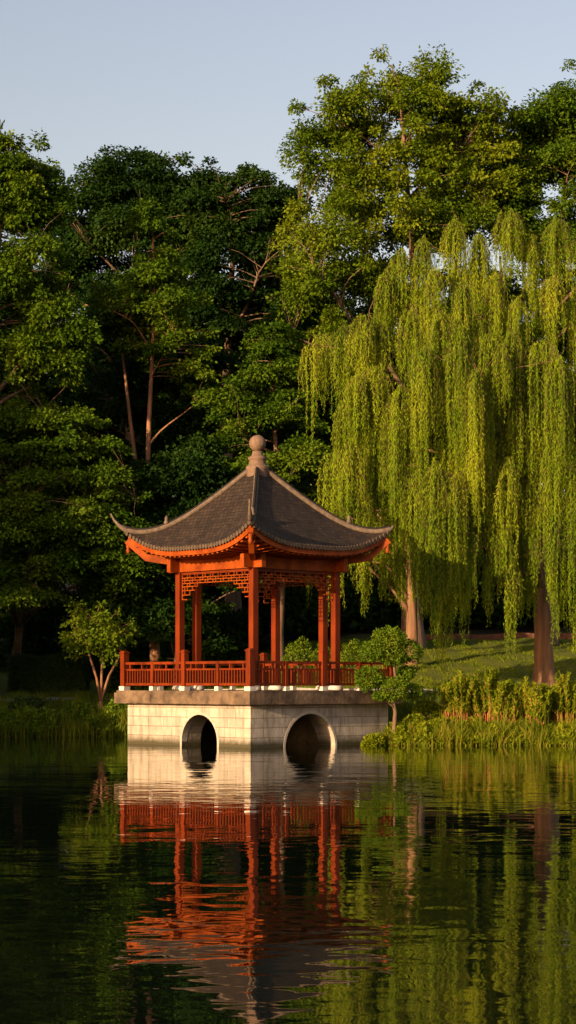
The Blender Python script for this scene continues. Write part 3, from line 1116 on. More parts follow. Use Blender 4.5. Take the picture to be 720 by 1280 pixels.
W1 = [  # px, py, distance, strand length, strands, reach
    (570, 280, 68.0, 3.0, 42, 0.75), (637, 270, 68.0, 3.2, 46, 0.85), (694, 282, 68.2, 3.2, 44, 0.8), (600, 300, 67.2, 3.2, 40, .7), (665, 300, 67, 3.4, 40, .7),
    (528, 306, 67.5, 3.4, 40, 0.7), (500, 318, 67.5, 3.2, 34, 0.6), (480, 345, 68.2, 3.0, 28, 0.6),
    (545, 340, 66.8, 3.6, 40, 0.7), (620, 345, 66.0, 3.6, 44, 0.7), (580, 360, 66.0, 4.0, 44, 0.7), (690, 350, 65.8, 3.4, 36, 0.65), (650, 378, 65.8, 3.6, 30, 0.6),
    (455, 398, 67.0, 3.4, 44, 0.9), (430, 412, 67.4, 3.2, 36, 0.7), (405, 422, 67.8, 3.0, 22, 0.6), (392, 430, 68.0, 2.7, 12, 0.5), (475, 410, 66.6, 3.8, 40, .7),
    (515, 395, 66.2, 4.0, 44, 0.8), (550, 400, 65.2, 4.8, 56, 0.9), (575, 415, 65.0, 4.6, 50, 0.8), (610, 425, 65.0, 4.4, 40, 0.7), (530, 440, 65, 4.6, 46, .7),
    (595, 470, 64.5, 4.4, 52, 0.75), (628, 440, 64.8, 3.0, 18, 0.6), (672, 436, 64.8, 5.6, 56, 0.8), (697, 450, 64.8, 6.2, 60, 0.8), (715, 470, 65.0, 5.2, 36, .6),
    (470, 465, 65.8, 4.6, 56, 0.9), (447, 475, 66.0, 4.0, 44, 0.7), (500, 490, 65.2, 5.0, 52, 0.8), (432, 508, 66.2, 3.0, 26, 0.55),
    (520, 500, 64.8, 4.8, 44, .7), (560, 500, 64.6, 5.0, 44, .7),
    (418, 570, 66.0, 3.2, 30, 0.7), (438, 560, 65.8, 4.0, 40, 0.8), (470, 565, 65.2, 3.8, 44, 0.7), (492, 580, 65, 3.4, 36, .6),
    (522, 590, 64.4, 5.0, 50, 0.8), (545, 585, 64.3, 5.4, 56, 0.8), (568, 600, 64.4, 5.0, 46, 0.7), (600, 600, 64.6, 3.4, 22, .5),
    (632, 660, 65.0, 3.4, 36, 0.6), (640, 420, 65.6, 3.6, 36, .8), (632, 580, 65.2, 3.6, 34, .8), (650, 640, 65.4, 3.4, 34, .7), (645, 470, 65.3, 3.8, 34, .7), (590, 560, 64.6, 3.8, 36, .7), (648, 600, 65.0, 3.0, 20, 0.5), (690, 560, 65.0, 5.4, 44, 0.6), (715, 570, 65.2, 5.6, 44, 0.7), (668, 600, 65.4, 3.6, 26, 0.5),
    (735, 400, 66, 6.0, 50, .8), (745, 500, 66, 6, 46, .8), (730, 300, 67, 4, 40, .8), (770, 430, 67, 6, 50, .9), (790, 520, 68, 5, 40, .8),
    (532, 670, 64.5, 3.6, 34, .6), (556, 690, 64.4, 3.6, 34, .6), (577, 700, 64.8, 2.6, 24, .5), (545, 640, 64.2, 4.0, 36, .6), (640, 705, 65.4, 2.6, 22, .5), (662, 690, 65.6, 2.6, 20, .45), (700, 690, 65, 3.0, 30, .55), (722, 680, 65, 3.2, 30, .55),
    (624, 545, 65.6, 3.8, 36, .7), (642, 500, 65.8, 3.8, 36, .7), (615, 610, 65.6, 3.0, 26, .6), (655, 540, 66, 3.6, 30, .6),
    (480, 655, 66.5, 2.6, 24, .5), (500, 690, 66.5, 2.4, 22, .5), (455, 640, 66.4, 2.6, 24, .5), (610, 700, 66, 2.2, 14, .4), (580, 640, 65.4, 3.6, 24, .5),
]
wb = P(681, 862, 69.0)
wb[2] = gz(wb[0], wb[1])
willow('huge weeping willow on the lawn with long yellow-green hanging curtains', wb, W1,
       dict(centre=(8.0, 69.5, 9.5), radii=(6.0, 4.4, 7.6), n=58, len=3.0, floor=4.8, strands=26), 11,
       [wb + [0, 0, -0.5], wb + [0, 0, 0.0], P(680, 835, 69), P(679, 790, 69), P(677, 740, 69), P(668, 660, 69), P(650, 560, 69.2), P(632, 430, 69.3), P(625, 320, 69)],
       [0.62, 0.54, 0.38, 0.33, 0.31, 0.24, 0.17, 0.10, 0.04])
wb2 = P(515, 800, 76.0)
wb2[2] = gz(wb2[0], wb2[1])
W2 = [(500, 620, 75, 3.4, 36, .7), (520, 600, 75, 4, 40, .7), (460, 640, 75, 3.4, 30, .7), (480, 690, 75, 2.4, 24, .5), (455, 700, 75.5, 2.2, 22, .5),
      (535, 650, 75, 3, 30, .6), (440, 660, 76, 2.4, 24, .6), (560, 640, 76, 3.2, 30, .6), (420, 690, 76, 2.2, 20, .6), (390, 680, 76.5, 2.4, 22, .6)]
willow('smaller weeping willow behind the pavilion roof, half hidden by the huge willow', wb2, W2,
       dict(centre=(4.5, 77, 6.5), radii=(3.6, 2.5, 3.5), n=14, len=3, floor=4.0, strands=26), 12,
       [wb2 + [0, 0, -.5], wb2, P(515, 770, 76), P(514, 730, 76), P(510, 660, 76), P(500, 610, 76), P(495, 580, 76)], [0.36, .29, .22, .20, .18, .12, .05])


# ------------------------------------------------------------------ woodland
def lobe(px, py, y, rx, ry, rz, w=1.0):
    return (P(px, py, y), (rx, ry, rz), w)


def foot(px, y):
    x = (px - 360) / F * y
    return np.array([x, y, gz(x, y)])


# tall open crowned tree behind the willow
tree('broadleaf_tree', 'tallest tree with open sunlit crown against the sky, rising behind the willow', 'tree', None, foot(517, 82),
     [lobe(490, 142, 82, 3.2, 3.0, 2.0, 1.3), lobe(425, 150, 82, 1.9, 2.0, 2.3, 0.8), lobe(545, 170, 82, 2.4, 2.6, 2.6, 1.0), lobe(590, 205, 82.5, 1.7, 2.4, 2.4, .7),
      lobe(420, 215, 82, 1.9, 2.4, 1.6, .6), lobe(410, 310, 80.5, 2.2, 2.4, 2.4, 1.2), lobe(475, 270, 81, 3.0, 3.0, 2.6, 1.2), lobe(395, 370, 80, 1.6, 2.0, 2.4, .8),
      lobe(460, 370, 81, 2.6, 2.4, 2.6, .9), lobe(530, 250, 82, 2.6, 3, 2.2, .8), lobe(500, 95, 82, 1.8, 1.8, .9, .4), lobe(550, 330, 82, 3, 3, 3, .7), lobe(480, 195, 82, 2.6, 2.4, 2.4, 1.0), lobe(560, 240, 82.5, 2, 2.2, 2.4, .7), lobe(600, 165, 82.5, 1.7, 1.8, 1.4, .7), lobe(625, 195, 83, 1.5, 1.8, 1.6, .7), lobe(545, 120, 82, 1.3, 1.6, 1.0, .4)],
     101, 370, 240, 0.175, 'leaf_bright', clump=(0.42, 0.85), flat=0.62, trunk_top=P(500, 110, 82), trunk_r=0.33, nlimb=16, droop=0.2)
right_tree = tree('broadleaf_tree', 'dense rounded tree at the right margin above the willow top', 'tree', None, foot(684, 84),
     [lobe(700, 190, 84, 2.0, 2.4, 2.6, 1.0), lobe(735, 160, 84, 2.4, 2.6, 2.6, 1.0), lobe(690, 260, 83, 2.2, 2.4, 2.2, 1), lobe(750, 260, 84, 3, 3, 4, 1),
      lobe(650, 235, 84.5, 1.6, 2, 2.2, .8), lobe(625, 260, 84.5, 1.6, 2, 2.4, .7), lobe(660, 190, 84.5, 1.2, 1.6, 1.4, .5), lobe(690, 150, 84, 1.4, 1.6, 1.2, .6), lobe(710, 330, 83, 3, 3, 3, .8)],
     102, 210, 260, 0.18, 'leaf_mid', clump=(0.45, 0.9), flat=0.6, trunk_top=P(715, 140, 84), trunk_r=0.3, nlimb=12)
# left group
tree('broadleaf_tree', 'yellow-green leafy tree at the left margin, its top catching the sun', 'tree', None, foot(-20, 73),
     [lobe(15, 230, 73, 1.8, 2.0, 1.7, 1.2), lobe(-40, 220, 73, 2.4, 2.4, 2.2, .8), lobe(40, 300, 73, 1.6, 2.0, 2.0, .8), lobe(20, 400, 73, 2.0, 2.2, 2.4, 1.0),
      lobe(-30, 350, 73, 2.4, 2.4, 3.0, .8), lobe(70, 420, 72.5, 1.2, 1.4, 1.5, .5), lobe(55, 215, 73, .8, .9, .5, .25)],
     103, 160, 260, 0.18, 'leaf_mid', clump=(0.4, 0.85), flat=0.6, trunk_top=P(5, 200, 73), trunk_r=0.34, nlimb=12)
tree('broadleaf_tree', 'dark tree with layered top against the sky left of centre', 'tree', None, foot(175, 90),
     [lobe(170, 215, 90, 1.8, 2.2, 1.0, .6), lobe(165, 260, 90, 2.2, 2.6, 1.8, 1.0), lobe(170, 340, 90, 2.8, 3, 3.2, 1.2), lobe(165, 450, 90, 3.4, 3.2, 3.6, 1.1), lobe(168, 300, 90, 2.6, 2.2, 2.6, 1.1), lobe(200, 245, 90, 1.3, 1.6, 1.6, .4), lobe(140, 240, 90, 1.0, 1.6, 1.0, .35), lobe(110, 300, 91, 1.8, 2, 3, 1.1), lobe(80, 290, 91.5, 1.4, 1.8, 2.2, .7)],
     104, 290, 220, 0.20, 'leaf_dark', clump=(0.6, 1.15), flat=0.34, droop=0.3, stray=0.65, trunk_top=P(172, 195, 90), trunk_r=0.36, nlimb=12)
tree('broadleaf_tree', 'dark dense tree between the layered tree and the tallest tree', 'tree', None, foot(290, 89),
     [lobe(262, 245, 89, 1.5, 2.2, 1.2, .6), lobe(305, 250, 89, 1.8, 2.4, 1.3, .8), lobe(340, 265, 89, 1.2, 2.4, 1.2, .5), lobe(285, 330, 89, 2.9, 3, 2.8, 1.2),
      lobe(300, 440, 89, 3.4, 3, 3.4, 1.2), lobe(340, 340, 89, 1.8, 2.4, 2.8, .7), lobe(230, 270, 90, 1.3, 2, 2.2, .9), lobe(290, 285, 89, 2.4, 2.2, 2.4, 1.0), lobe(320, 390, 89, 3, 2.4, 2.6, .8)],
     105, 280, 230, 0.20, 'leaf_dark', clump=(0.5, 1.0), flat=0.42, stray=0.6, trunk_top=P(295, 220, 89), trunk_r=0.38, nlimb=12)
tree('slender_tree', 'slender tree with straight sunlit orange-brown trunk and narrow crown', 'tree', None, foot(196, 76),
     [lobe(192, 275, 76, .8, .9, .7, .35), lobe(190, 320, 76, 1.3, 1.3, 1.1, .7), lobe(205, 375, 76, 1.6, 1.6, 1.4, 1.0), lobe(160, 385, 76, 1.2, 1.3, .9, .6), lobe(225, 440, 76, 1.3, 1.3, 1.2, .7),
      lobe(185, 420, 76.8, 1.1, .8, 1.2, .4), lobe(255, 470, 76, .9, 1.2, 1.0, .35),],
     106, 115, 190, 0.165, 'leaf_mid', bark='bark_red', clump=(0.35, 0.7), flat=0.42, trunk_top=P(190, 265, 76), trunk_r=0.17, nlimb=8)
tree('slender_tree', 'leaning thin tree with a bare slanting trunk left of the slender tree', 'tree', None, foot(228, 77.5),
     [lobe(145, 375, 77.5, 1.0, 1.2, .8, 1.0), lobe(138, 400, 77.5, .7, 1.0, .6, .5)],
     107, 26, 190, 0.165, 'leaf_mid', bark='bark_red', clump=(0.35, 0.65), flat=0.42, trunk_top=P(143, 375, 77.5), trunk_r=0.16, nlimb=4)
tree('maple_tree', 'broad low tree with layered dark sprays on the left bank', 'tree', None, foot(18, 79.8),
     [lobe(60, 545, 73, 2.3, 2.2, 1.2, .9), lobe(110, 575, 73, 2.2, 2.2, 1.2, .9), lobe(30, 600, 72.5, 2.0, 2, 1.4, .8), lobe(80, 640, 72.6, 2.7, 2.2, 1.4, 1.0), lobe(130, 640, 73, 1.9, 2, 1.4, .8),
      lobe(20, 690, 72.4, 1.9, 2, 1.4, .8), lobe(40, 500, 73.4, 1.8, 2, .8, .5), lobe(110, 700, 73.4, 2.4, 2.2, 1.2, .7), lobe(20, 745, 72, 1.4, 1.4, .8, .4), lobe(-40, 620, 72.5, 2, 2, 3, .6)],
     108, 230, 260, 0.165, 'leaf_mid', clump=(0.5, 1.0), flat=0.26, droop=0.35, trunk_top=P(62, 520, 73.2), trunk_r=0.2, nlimb=14)
tree('maple_tree', 'layered green tree standing right behind the pavilion finial', 'tree', None, foot(347, 76),
     [lobe(345, 430, 76, 1.1, 1.4, .9, .5), lobe(335, 470, 76, 1.7, 1.8, 1.1, .9), lobe(330, 525, 76, 2.2, 2.0, 1.3, 1.1), lobe(345, 590, 76, 2.3, 2.2, 1.4, 1.0), lobe(300, 500, 76, 1.2, 1.6, 1.2, .5),
      lobe(375, 570, 75.6, 1.3, 1.6, 1.4, .6), lobe(330, 650, 76.4, 2.6, 2, 1.6, .8)],
     109, 150, 230, 0.165, 'leaf_mid', clump=(0.45, 0.9), flat=0.28, droop=0.35, trunk_top=P(342, 415, 76), trunk_r=0.2, nlimb=12)
tree('broadleaf_tree', 'dark understorey tree filling the gap left of the pavilion roof', 'tree', None, foot(222, 75),
     [lobe(190, 640, 74.6, 2.0, 1.2, 1.9, 1), lobe(240, 600, 74.8, 1.7, 1.2, 1.5, .8), lobe(220, 720, 74.6, 2.6, 1.2, 2.0, 1.1), lobe(280, 660, 75, 2.0, 1.4, 2.2, .8), lobe(165, 730, 74.4, 1.6, 1.2, 2.0, .7), lobe(215, 790, 74.8, 2.6, 1.2, 1.2, .6)],
     110, 170, 190, 0.2, 'leaf_dark', clump=(0.45, 0.9), flat=0.45, trunk_top=P(228, 590, 75), trunk_r=0.14, nlimb=8)
tree('broadleaf_tree', 'dark leafy tree directly behind the slender sunlit trunk', 'tree', None, foot(245, 80.5),
     [lobe(170, 470, 80, 1.8, 1.4, 1.8, 1), lobe(230, 480, 80, 2.0, 1.4, 2.2, 1), lobe(200, 550, 80, 2.4, 1.4, 2.2, 1.1), lobe(265, 540, 80, 2.0, 1.4, 2.0, .8), lobe(135, 560, 80, 1.8, 1.4, 2.0, .7)],
     112, 150, 200, 0.2, 'leaf_dark', clump=(0.5, 1.0), flat=0.42, trunk_top=P(225, 440, 80.5), trunk_r=0.18, nlimb=8)
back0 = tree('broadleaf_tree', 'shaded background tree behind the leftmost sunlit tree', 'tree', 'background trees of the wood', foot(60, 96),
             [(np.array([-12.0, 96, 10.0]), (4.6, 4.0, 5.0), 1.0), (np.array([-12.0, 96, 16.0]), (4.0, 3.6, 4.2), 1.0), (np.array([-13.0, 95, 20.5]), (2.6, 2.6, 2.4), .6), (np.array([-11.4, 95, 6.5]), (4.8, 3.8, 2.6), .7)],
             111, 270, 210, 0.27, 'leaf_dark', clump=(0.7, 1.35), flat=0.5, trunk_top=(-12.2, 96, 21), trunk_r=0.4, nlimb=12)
for px, y, rz, s, lab in ((150, 99, 1.0, 0.98, 'shaded background tree filling the wood beneath the layered dark top'),
                          (245, 101, 2.2, 1.0, 'shaded background tree in the gap right of the slender tree'),
                          (345, 98, 3.0, 0.98, 'shaded background tree behind the finial tree'),
                          (430, 96, 4.1, 0.8, 'shaded background tree behind the willow\'s left fringe'),
                          (515, 95, 5.0, 0.85, 'shaded background tree behind the middle of the willow'),
                          (600, 97, 0.4, 0.9, 'shaded background tree behind the huge willow\'s right half'),
                          (690, 96, 1.7, 0.9, 'shaded background tree behind the willow trunk'),
                          (-30, 92, 2.9, 0.9, 'shaded background tree half cut by the left margin')):
    copy_tree(back0, foot(px, y), rz, s, lab)
# low dark shrubs along the wood's edge
rg = np.random.default_rng(77)


def shrub(label, c, radii, seed, n, leaf, mat, per=1, cat='shrub', name='shrub', group=None, stems=True):
    """rounded shrub: leaf shell on a bumpy ellipsoid plus inner leaves and short stems"""
    g = np.random.default_rng(seed)
    c = np.array(c, float)
    root = empty(name, c, label, cat, group)
    u = rand_unit(g, n)
    u[:, 2] = np.abs(u[:, 2]) * 1.0 - 0.18
    ph = g.random(6) * 6.28
    bump = 1 + 0.10 * np.sin(u[:, 0] * 5 + ph[0]) * np.sin(u[:, 1] * 5 + ph[1]) + 0.07 * np.sin(u[:, 2] * 9 + ph[2] + u[:, 0] * 6)
    rr = (1 - 0.35 * g.random(n) ** 2.2) * bump
    pos = u * rr[:, None] * np.array(radii) + np.array([0, 0, radii[2] * 0.2])
    d = u + g.normal(size=(n, 3)) * 0.6
    nr = u + g.normal(size=(n, 3)) * 0.5
    ln = leaf * (0.7 + 0.6 * g.random(n))
    link('crown', leaves_mesh('crown', pos, d, nr, ln, ln * 0.55, g.random(n)), M[mat], root)
    mb = MB()
    for i in range(7):
        a = i * 0.9
        e = np.array([math.cos(a) * radii[0] * 0.6, math.sin(a) * radii[1] * 0.6, radii[2] * 0.7])
        mb.tube(limb_path(g, (0.05 * math.cos(a), 0.05 * math.sin(a), -0.15), e, 0.1, 4), [0.025, 0.02, 0.016, 0.012, 0.006], 5)
    mb.build('stems', M['bark'], root)
    return root


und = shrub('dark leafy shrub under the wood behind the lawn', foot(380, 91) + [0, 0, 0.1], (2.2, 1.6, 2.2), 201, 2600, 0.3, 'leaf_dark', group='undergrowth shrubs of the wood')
ulabs = ['dark undergrowth shrub behind the left hedge', 'dark undergrowth shrub behind the young multi-stemmed tree', 'dark undergrowth shrub seen past the left railing', 'dark undergrowth shrub seen between the left pavilion columns',
         'dark undergrowth shrub seen left of the near column', 'dark undergrowth shrub behind the small willow trunk', 'dark undergrowth shrub beyond the cloud-pruned tree', 'dark undergrowth shrub beyond the lawn\'s low wall',
         'dark undergrowth shrub left of the willow trunk', 'dark undergrowth shrub right of the willow trunk', 'dark undergrowth shrub at the right margin behind the lawn']
for (px, y), lab in zip(((20, 86), (95, 87), (160, 86), (225, 88), (285, 89), (455, 91), (515, 92), (570, 92), (625, 93), (675, 92), (730, 93)), ulabs):
    s = 0.85 + 0.4 * rg.random()
    copy_tree(und, foot(px, y), rg.random() * 6, s, lab)

copy_tree(und, foot(186, 77.5), 1.0, 0.8, 'dark undergrowth shrub close behind the left end of the railing')
copy_tree(und, foot(262, 78), 4.0, 0.75, 'dark undergrowth shrub close behind the left pavilion bay')
# unseen trees added on the left bank to keep the wood in shade
for x, y, rz, s, lab in ((-20.0, 67.5, 0.5, 1.05, 'tall unseen tree added for shade on the bank just outside the left margin'),
                         (-29.0, 60.5, 1.9, 1.0, 'tall unseen tree added for shade farther along the left bank outside the picture'),
                         (-19.0, 77.0, 2.7, 1.0, 'tall unseen tree added for shade behind the bank outside the left margin'),
                         (-25.0, 72.0, 3.9, 1.05, 'second tall unseen tree added for shade behind the left bank outside the picture'),
                         (-34.0, 66.0, 4.4, 1.0, 'farthest tall unseen tree added for shade on the left bank outside the picture')):
    copy_tree(back0, (x, y, gz(x, y)), rz, s, lab)
for x, y, rz, s, lab in ((-17.0, 58.6, 0.3, 1.4, 'low dense unseen shrub added for shade on the left shore just outside the picture'),  # unseen shrubs added to shade the reeds of the left shore
                         (-15.3, 61.8, 1.4, 1.35, 'low dense unseen shrub added for shade nearest the left margin, outside the picture'),
                         (-19.6, 55.4, 2.2, 1.4, 'low dense unseen shrub added for shade farther round the left shore outside the picture'),
                         (-22.0, 52.0, 3.1, 1.4, 'farthest low dense unseen shrub added for shade round the left shore outside the picture')):
    copy_tree(und, (x, y, gz(x, y)), rz, s, lab)
copy_tree(back0, (-19.5, 62.3, gz(-19.5, 62.3)), 5.6, 0.76, 'shorter unseen tree added for shade at the water on the left bank outside the picture')  # unseen, added to shade the broad low tree on the left

# hedges and clipped shrubs behind the pavilion


def hedge(label, c, size, seed, n, leaf=0.09):
    g = np.random.default_rng(seed)
    root = empty('hedge', c, label, 'hedge')
    sx, sy, sz = size
    f = g.integers(0, 4, n)
    p = g.random((n, 3)) - 0.5
    nr = np.zeros((n, 3))
    for k, (ax, sg) in enumerate(((1, -1), (0, -1), (0, 1), (2, 1))):
        s = f == k
        p[s, ax] = 0.5 * sg
        nr[s, ax] = sg
    pos = p * np.array(size) + np.array([0, 0, sz / 2])
    pos += g.normal(size=(n, 3)) * 0.05 + 0.05 * np.sin(pos[:, [1, 2, 0]] * 4)
    d = nr * 0.6 + g.normal(size=(n, 3)) * 0.7
    ln = leaf * (0.7 + 0.6 * g.random(n))
    link('foliage', leaves_mesh('foliage', pos, d, nr + g.normal(size=(n, 3)) * 0.5, ln, ln * 0.6, g.random(n)), M['leaf_hedge'], root)
    mb = MB()
    mb.bar((-sx * 0.44, 0, sz * 0.5), (sx * 0.44, 0, sz * 0.5), sy * 0.72, sz * 0.86)
    mb.build('inner_twigs', M['leaf_hedge'], root)
    return root


c = foot(62, 78)
hedge('clipped dark box hedge on the left bank behind the young tree', c, (2.9, 1.2, 1.45), 301, 9000)
for (px, y, rx, rz, lab) in ((373, 74, 0.68, 0.75, 'dim rounded shrub seen between the rear and right pavilion columns'),
                             (441, 72, 0.55, 0.62, 'sunlit rounded shrub behind the right railing beside the cloud-pruned tree'),
                             (404, 77, 0.5, 0.6, 'small rounded shrub just right of the dim one behind the pavilion')):
    f = foot(px, y)
    zt = {373: 790, 441: 793, 404: 800}[px]
    top = P(px, zt, y)[2]
    r = max(0.4, (top - f[2]) / 1.2)
    shrub(lab, f, (rx, rx, r), px, 2600, 0.085, 'leaf_pad')

# cloud-pruned tree at the water's edge by the platform corner
bp_ = P(492, 912, 58.9)
bp_[2] = gz(bp_[0], bp_[1])
root = empty('cloud_pruned_tree', bp_, 'small cloud-pruned tree with round leaf pads at the right corner of the stone base', 'tree')
pads = [(488, 800, 21, 15, 58.9), (469, 813, 17, 12, 58.7), (511, 814, 18, 13, 59.1), (490, 822, 15, 9, 58.8), (461, 848, 17, 14, 58.6), (493, 861, 17, 14, 58.5), (514, 864, 14, 9, 58.9), (507, 842, 12, 8, 59.3), (476, 869, 10, 6, 58.6)]
g = np.random.default_rng(401)
pp, dd_, nn, ll, rr_ = [], [], [], [], []
tips = []
for (px, py, rx, ry, y) in pads:
    c = P(px, py, y) - bp_
    k = 24.5
    n = int(2600 * rx * ry / 300) + 500
    u = rand_unit(g, n)
    ph = g.random(4) * 6.28
    bump = 1 + 0.16 * np.sin(u[:, 0] * 7 + ph[0]) * np.sin(u[:, 2] * 6 + ph[1]) + 0.12 * np.sin(u[:, 1] * 7 + ph[2] + u[:, 0] * 5)
    rad = np.array([rx / 40.7, rx / 40.7 * 0.9, ry / 40.7])
    q = c + u * rad * ((1 - 0.4 * g.random(n) ** 2) * bump)[:, None]
    pp.append(q)
    dd_.append(u + g.normal(size=(n, 3)) * 0.6)
    nn.append(u + g.normal(size=(n, 3)) * 0.5)
    ll.append(0.062 * (0.7 + 0.6 * g.random(n)))
    rr_.append(np.clip(0.6 * g.random(n) + 0.4 * g.random(), 0, 1))
    tips.append(c - [0, 0, 0.05])
cat = np.concatenate
tk = [np.array(q) for q in ((0, 0, -0.3), (0, 0, 0.0), P(494, 890, 58.9) - bp_, P(490, 868, 58.85) - bp_, P(494, 845, 58.9) - bp_, P(490, 812, 58.9) - bp_)]
skeleton(g, tk, [0.085, 0.075, 0.06, 0.055, 0.045, 0.02], tips, 4, 0.6, 0.05, 0.014).build('trunk', M['bark'], root)
ll = cat(ll)
link('crown', leaves_mesh('crown', cat(pp), cat(dd_), cat(nn), ll, ll * 0.6, cat(rr_)), M['leaf_pad'], root)

# young multi-stemmed tree on the left bank
yb = P(125, 893, 70.5)
yb[2] = gz(yb[0], yb[1])
root = empty('young_tree', yb, 'young tree with three thin pale stems at the left end of the railing', 'tree')
g = np.random.default_rng(402)
ends = [(112, 820, 70.3), (128, 815, 70.5), (152, 815, 70.7), (104, 795, 70.2), (130, 785, 70.6), (140, 792, 70.5), (120, 780, 70.4)]
mb = MB()
fork = P(126, 877, 70.5) - yb
mb.tube([(0, 0, -0.3), (0, 0, 0), fork * 0.6, fork], [0.11, 0.1, 0.085, 0.08], 8)
cl = []
for (px, py, y), top in zip(ends[:3], ends[3:6]):
    e, t = P(px, py, y) - yb, P(*top) - yb
    m1 = fork * 0.5 + e * 0.5 + np.array([(px - 128) * -0.003, 0, 0.05])
    mb.tube([fork, m1, e, (e + t) / 2 + [0.03, 0, 0], t], [0.06, 0.048, 0.042, 0.03, 0.012], 7)
for i in range(62):
    u = rand_unit(g, 1)[0]
    c = P(121, 787, 70.4) - yb + u * np.array([1.5, 1.1, 1.3]) * (0.3 + 0.7 * g.random())
    cl.append(c)
cl = np.array(cl)
for c in cl:
    e = P(*ends[int(np.argmin([np.linalg.norm(P(*q) - yb - c) for q in ends]))]) - yb
    mb.tube(limb_path(g, e, c, 0.05, 3), [0.014, 0.011, 0.008, 0.004], 4, cap=False)
mb.build('trunk', M['bark_red'], root)
arr = clump_leaves(g, cl, 0.15 + 0.24 * g.random(len(cl)), 0.7, 62, 0.13, droop=0.5)
link('crown', leaves_mesh('crown', *arr), M['leaf_bright'], root)


# ------------------------------------------------------------------ shore planting
def spike_shrub(label, px, top_py, y, width, seed, nst=34):
    g = np.random.default_rng(seed)
    x = (px - 360) / F * y
    b = np.array([x, y, gz(x, y)])
    H = (P(px, top_py, y)[2] - b[2]) * (1.06 + 0.16 * (np.random.default_rng(seed).random() - 0.4))
    root = empty('shore_shrub', b, label, 'shrub', 'upright shrubs along the right shore')
    mb = MB()
    pos, d, nr, ln, rnd = [], [], [], [], []
    for i in range(nst):
        a = g.random() * 6.28
        r = width * math.sqrt(g.random())
        s = np.array([r * 0.6 * math.cos(a), r * 0.6 * math.sin(a), -0.1])
        h = H * (0.62 + 0.42 * g.random()) * (1 - 0.18 * (r / width) ** 2)
        e = np.array([r * 1.15 * math.cos(a), r * 1.15 * math.sin(a), h])
        pth = limb_path(g, s, e, 0.02, 5, 0.04)
        mb.tube(pth, [0.014, 0.013, 0.012, 0.010, 0.008, 0.003], 5, cap=False)
        pth = np.array(pth)
        m = 90
        t = 0.36 + 0.66 * g.random(m) ** 0.9
        t = np.minimum(t, 1.0)
        q = np.stack([np.interp(t * 5, range(6), pth[:, k]) for k in range(3)], 1)
        th = g.random(m) * 6.28
        dirs = np.stack([np.cos(th), np.sin(th), 0.75 + 0.5 * g.random(m)], 1)
        pos.append(q)
        d.append(dirs)
        nr.append(g.normal(size=(m, 3)) * 0.6 + [0, -0.2, 0.6])
        ln.append((0.17 - 0.07 * t) * (0.8 + 0.5 * g.random(m)))
        rnd.append(np.clip(g.random(m) * 0.7 + 0.3 * g.random(), 0, 1))
    mb.build('stems', M['stem_red'], root)
    l = cat(ln)
    link('leaves', leaves_mesh('leaves', cat(pos), cat(d), cat(nr), l, l * 0.4, cat(rnd)), M['leaf_shrub'], root)


slabs = ['tall upright shrub leading the shore row, beside the cloud-pruned tree\'s gap', 'upright shrub second from the cloud-pruned tree in the shore row', 'tallest upright shrub in the right shore row',
         'narrow upright shrub just right of the tallest shore shrub', 'upright shrub in the shore row below the willow curtain', 'upright shrub left of the willow trunk at the shore',
         'upright shrub in front of the willow trunk', 'upright shrub just right of the willow trunk at the shore', 'upright shore shrub at the right margin', 'upright shore shrub cut by the right margin']
for i, (px, ty, y, w) in enumerate(((566, 845, 60.0, .32), (585, 850, 60.6, .36), (606, 836, 60.2, .36), (624, 852, 59.8, .28), (640, 847, 60.6, .34), (658, 854, 60.0, .34),
                                    (676, 858, 59.6, .34), (693, 853, 60.4, .32), (710, 848, 60.0, .34), (730, 850, 60.2, .4))):
    spike_shrub(slabs[i], px + (5, -4, 2, 6, -6, 4, -3, 5, -5, 0)[i], ty, y, w * (1.5, 1.1, 1.35, 1.6, 1.2, 1.5, 1.15, 1.6, 1.3, 1.3)[i], 500 + i)


for i, (px, ty, y, w) in enumerate(((575, 862, 61.6, .5), (597, 858, 61.9, .5), (616, 864, 61.4, .45), (649, 860, 61.7, .5), (668, 866, 61.2, .45), (702, 862, 61.6, .5), (720, 858, 61.9, .5))):
    spike_shrub('golden green leafy shrub filling the gaps at the back of the shore stand', px, ty, y, w, 540 + i)


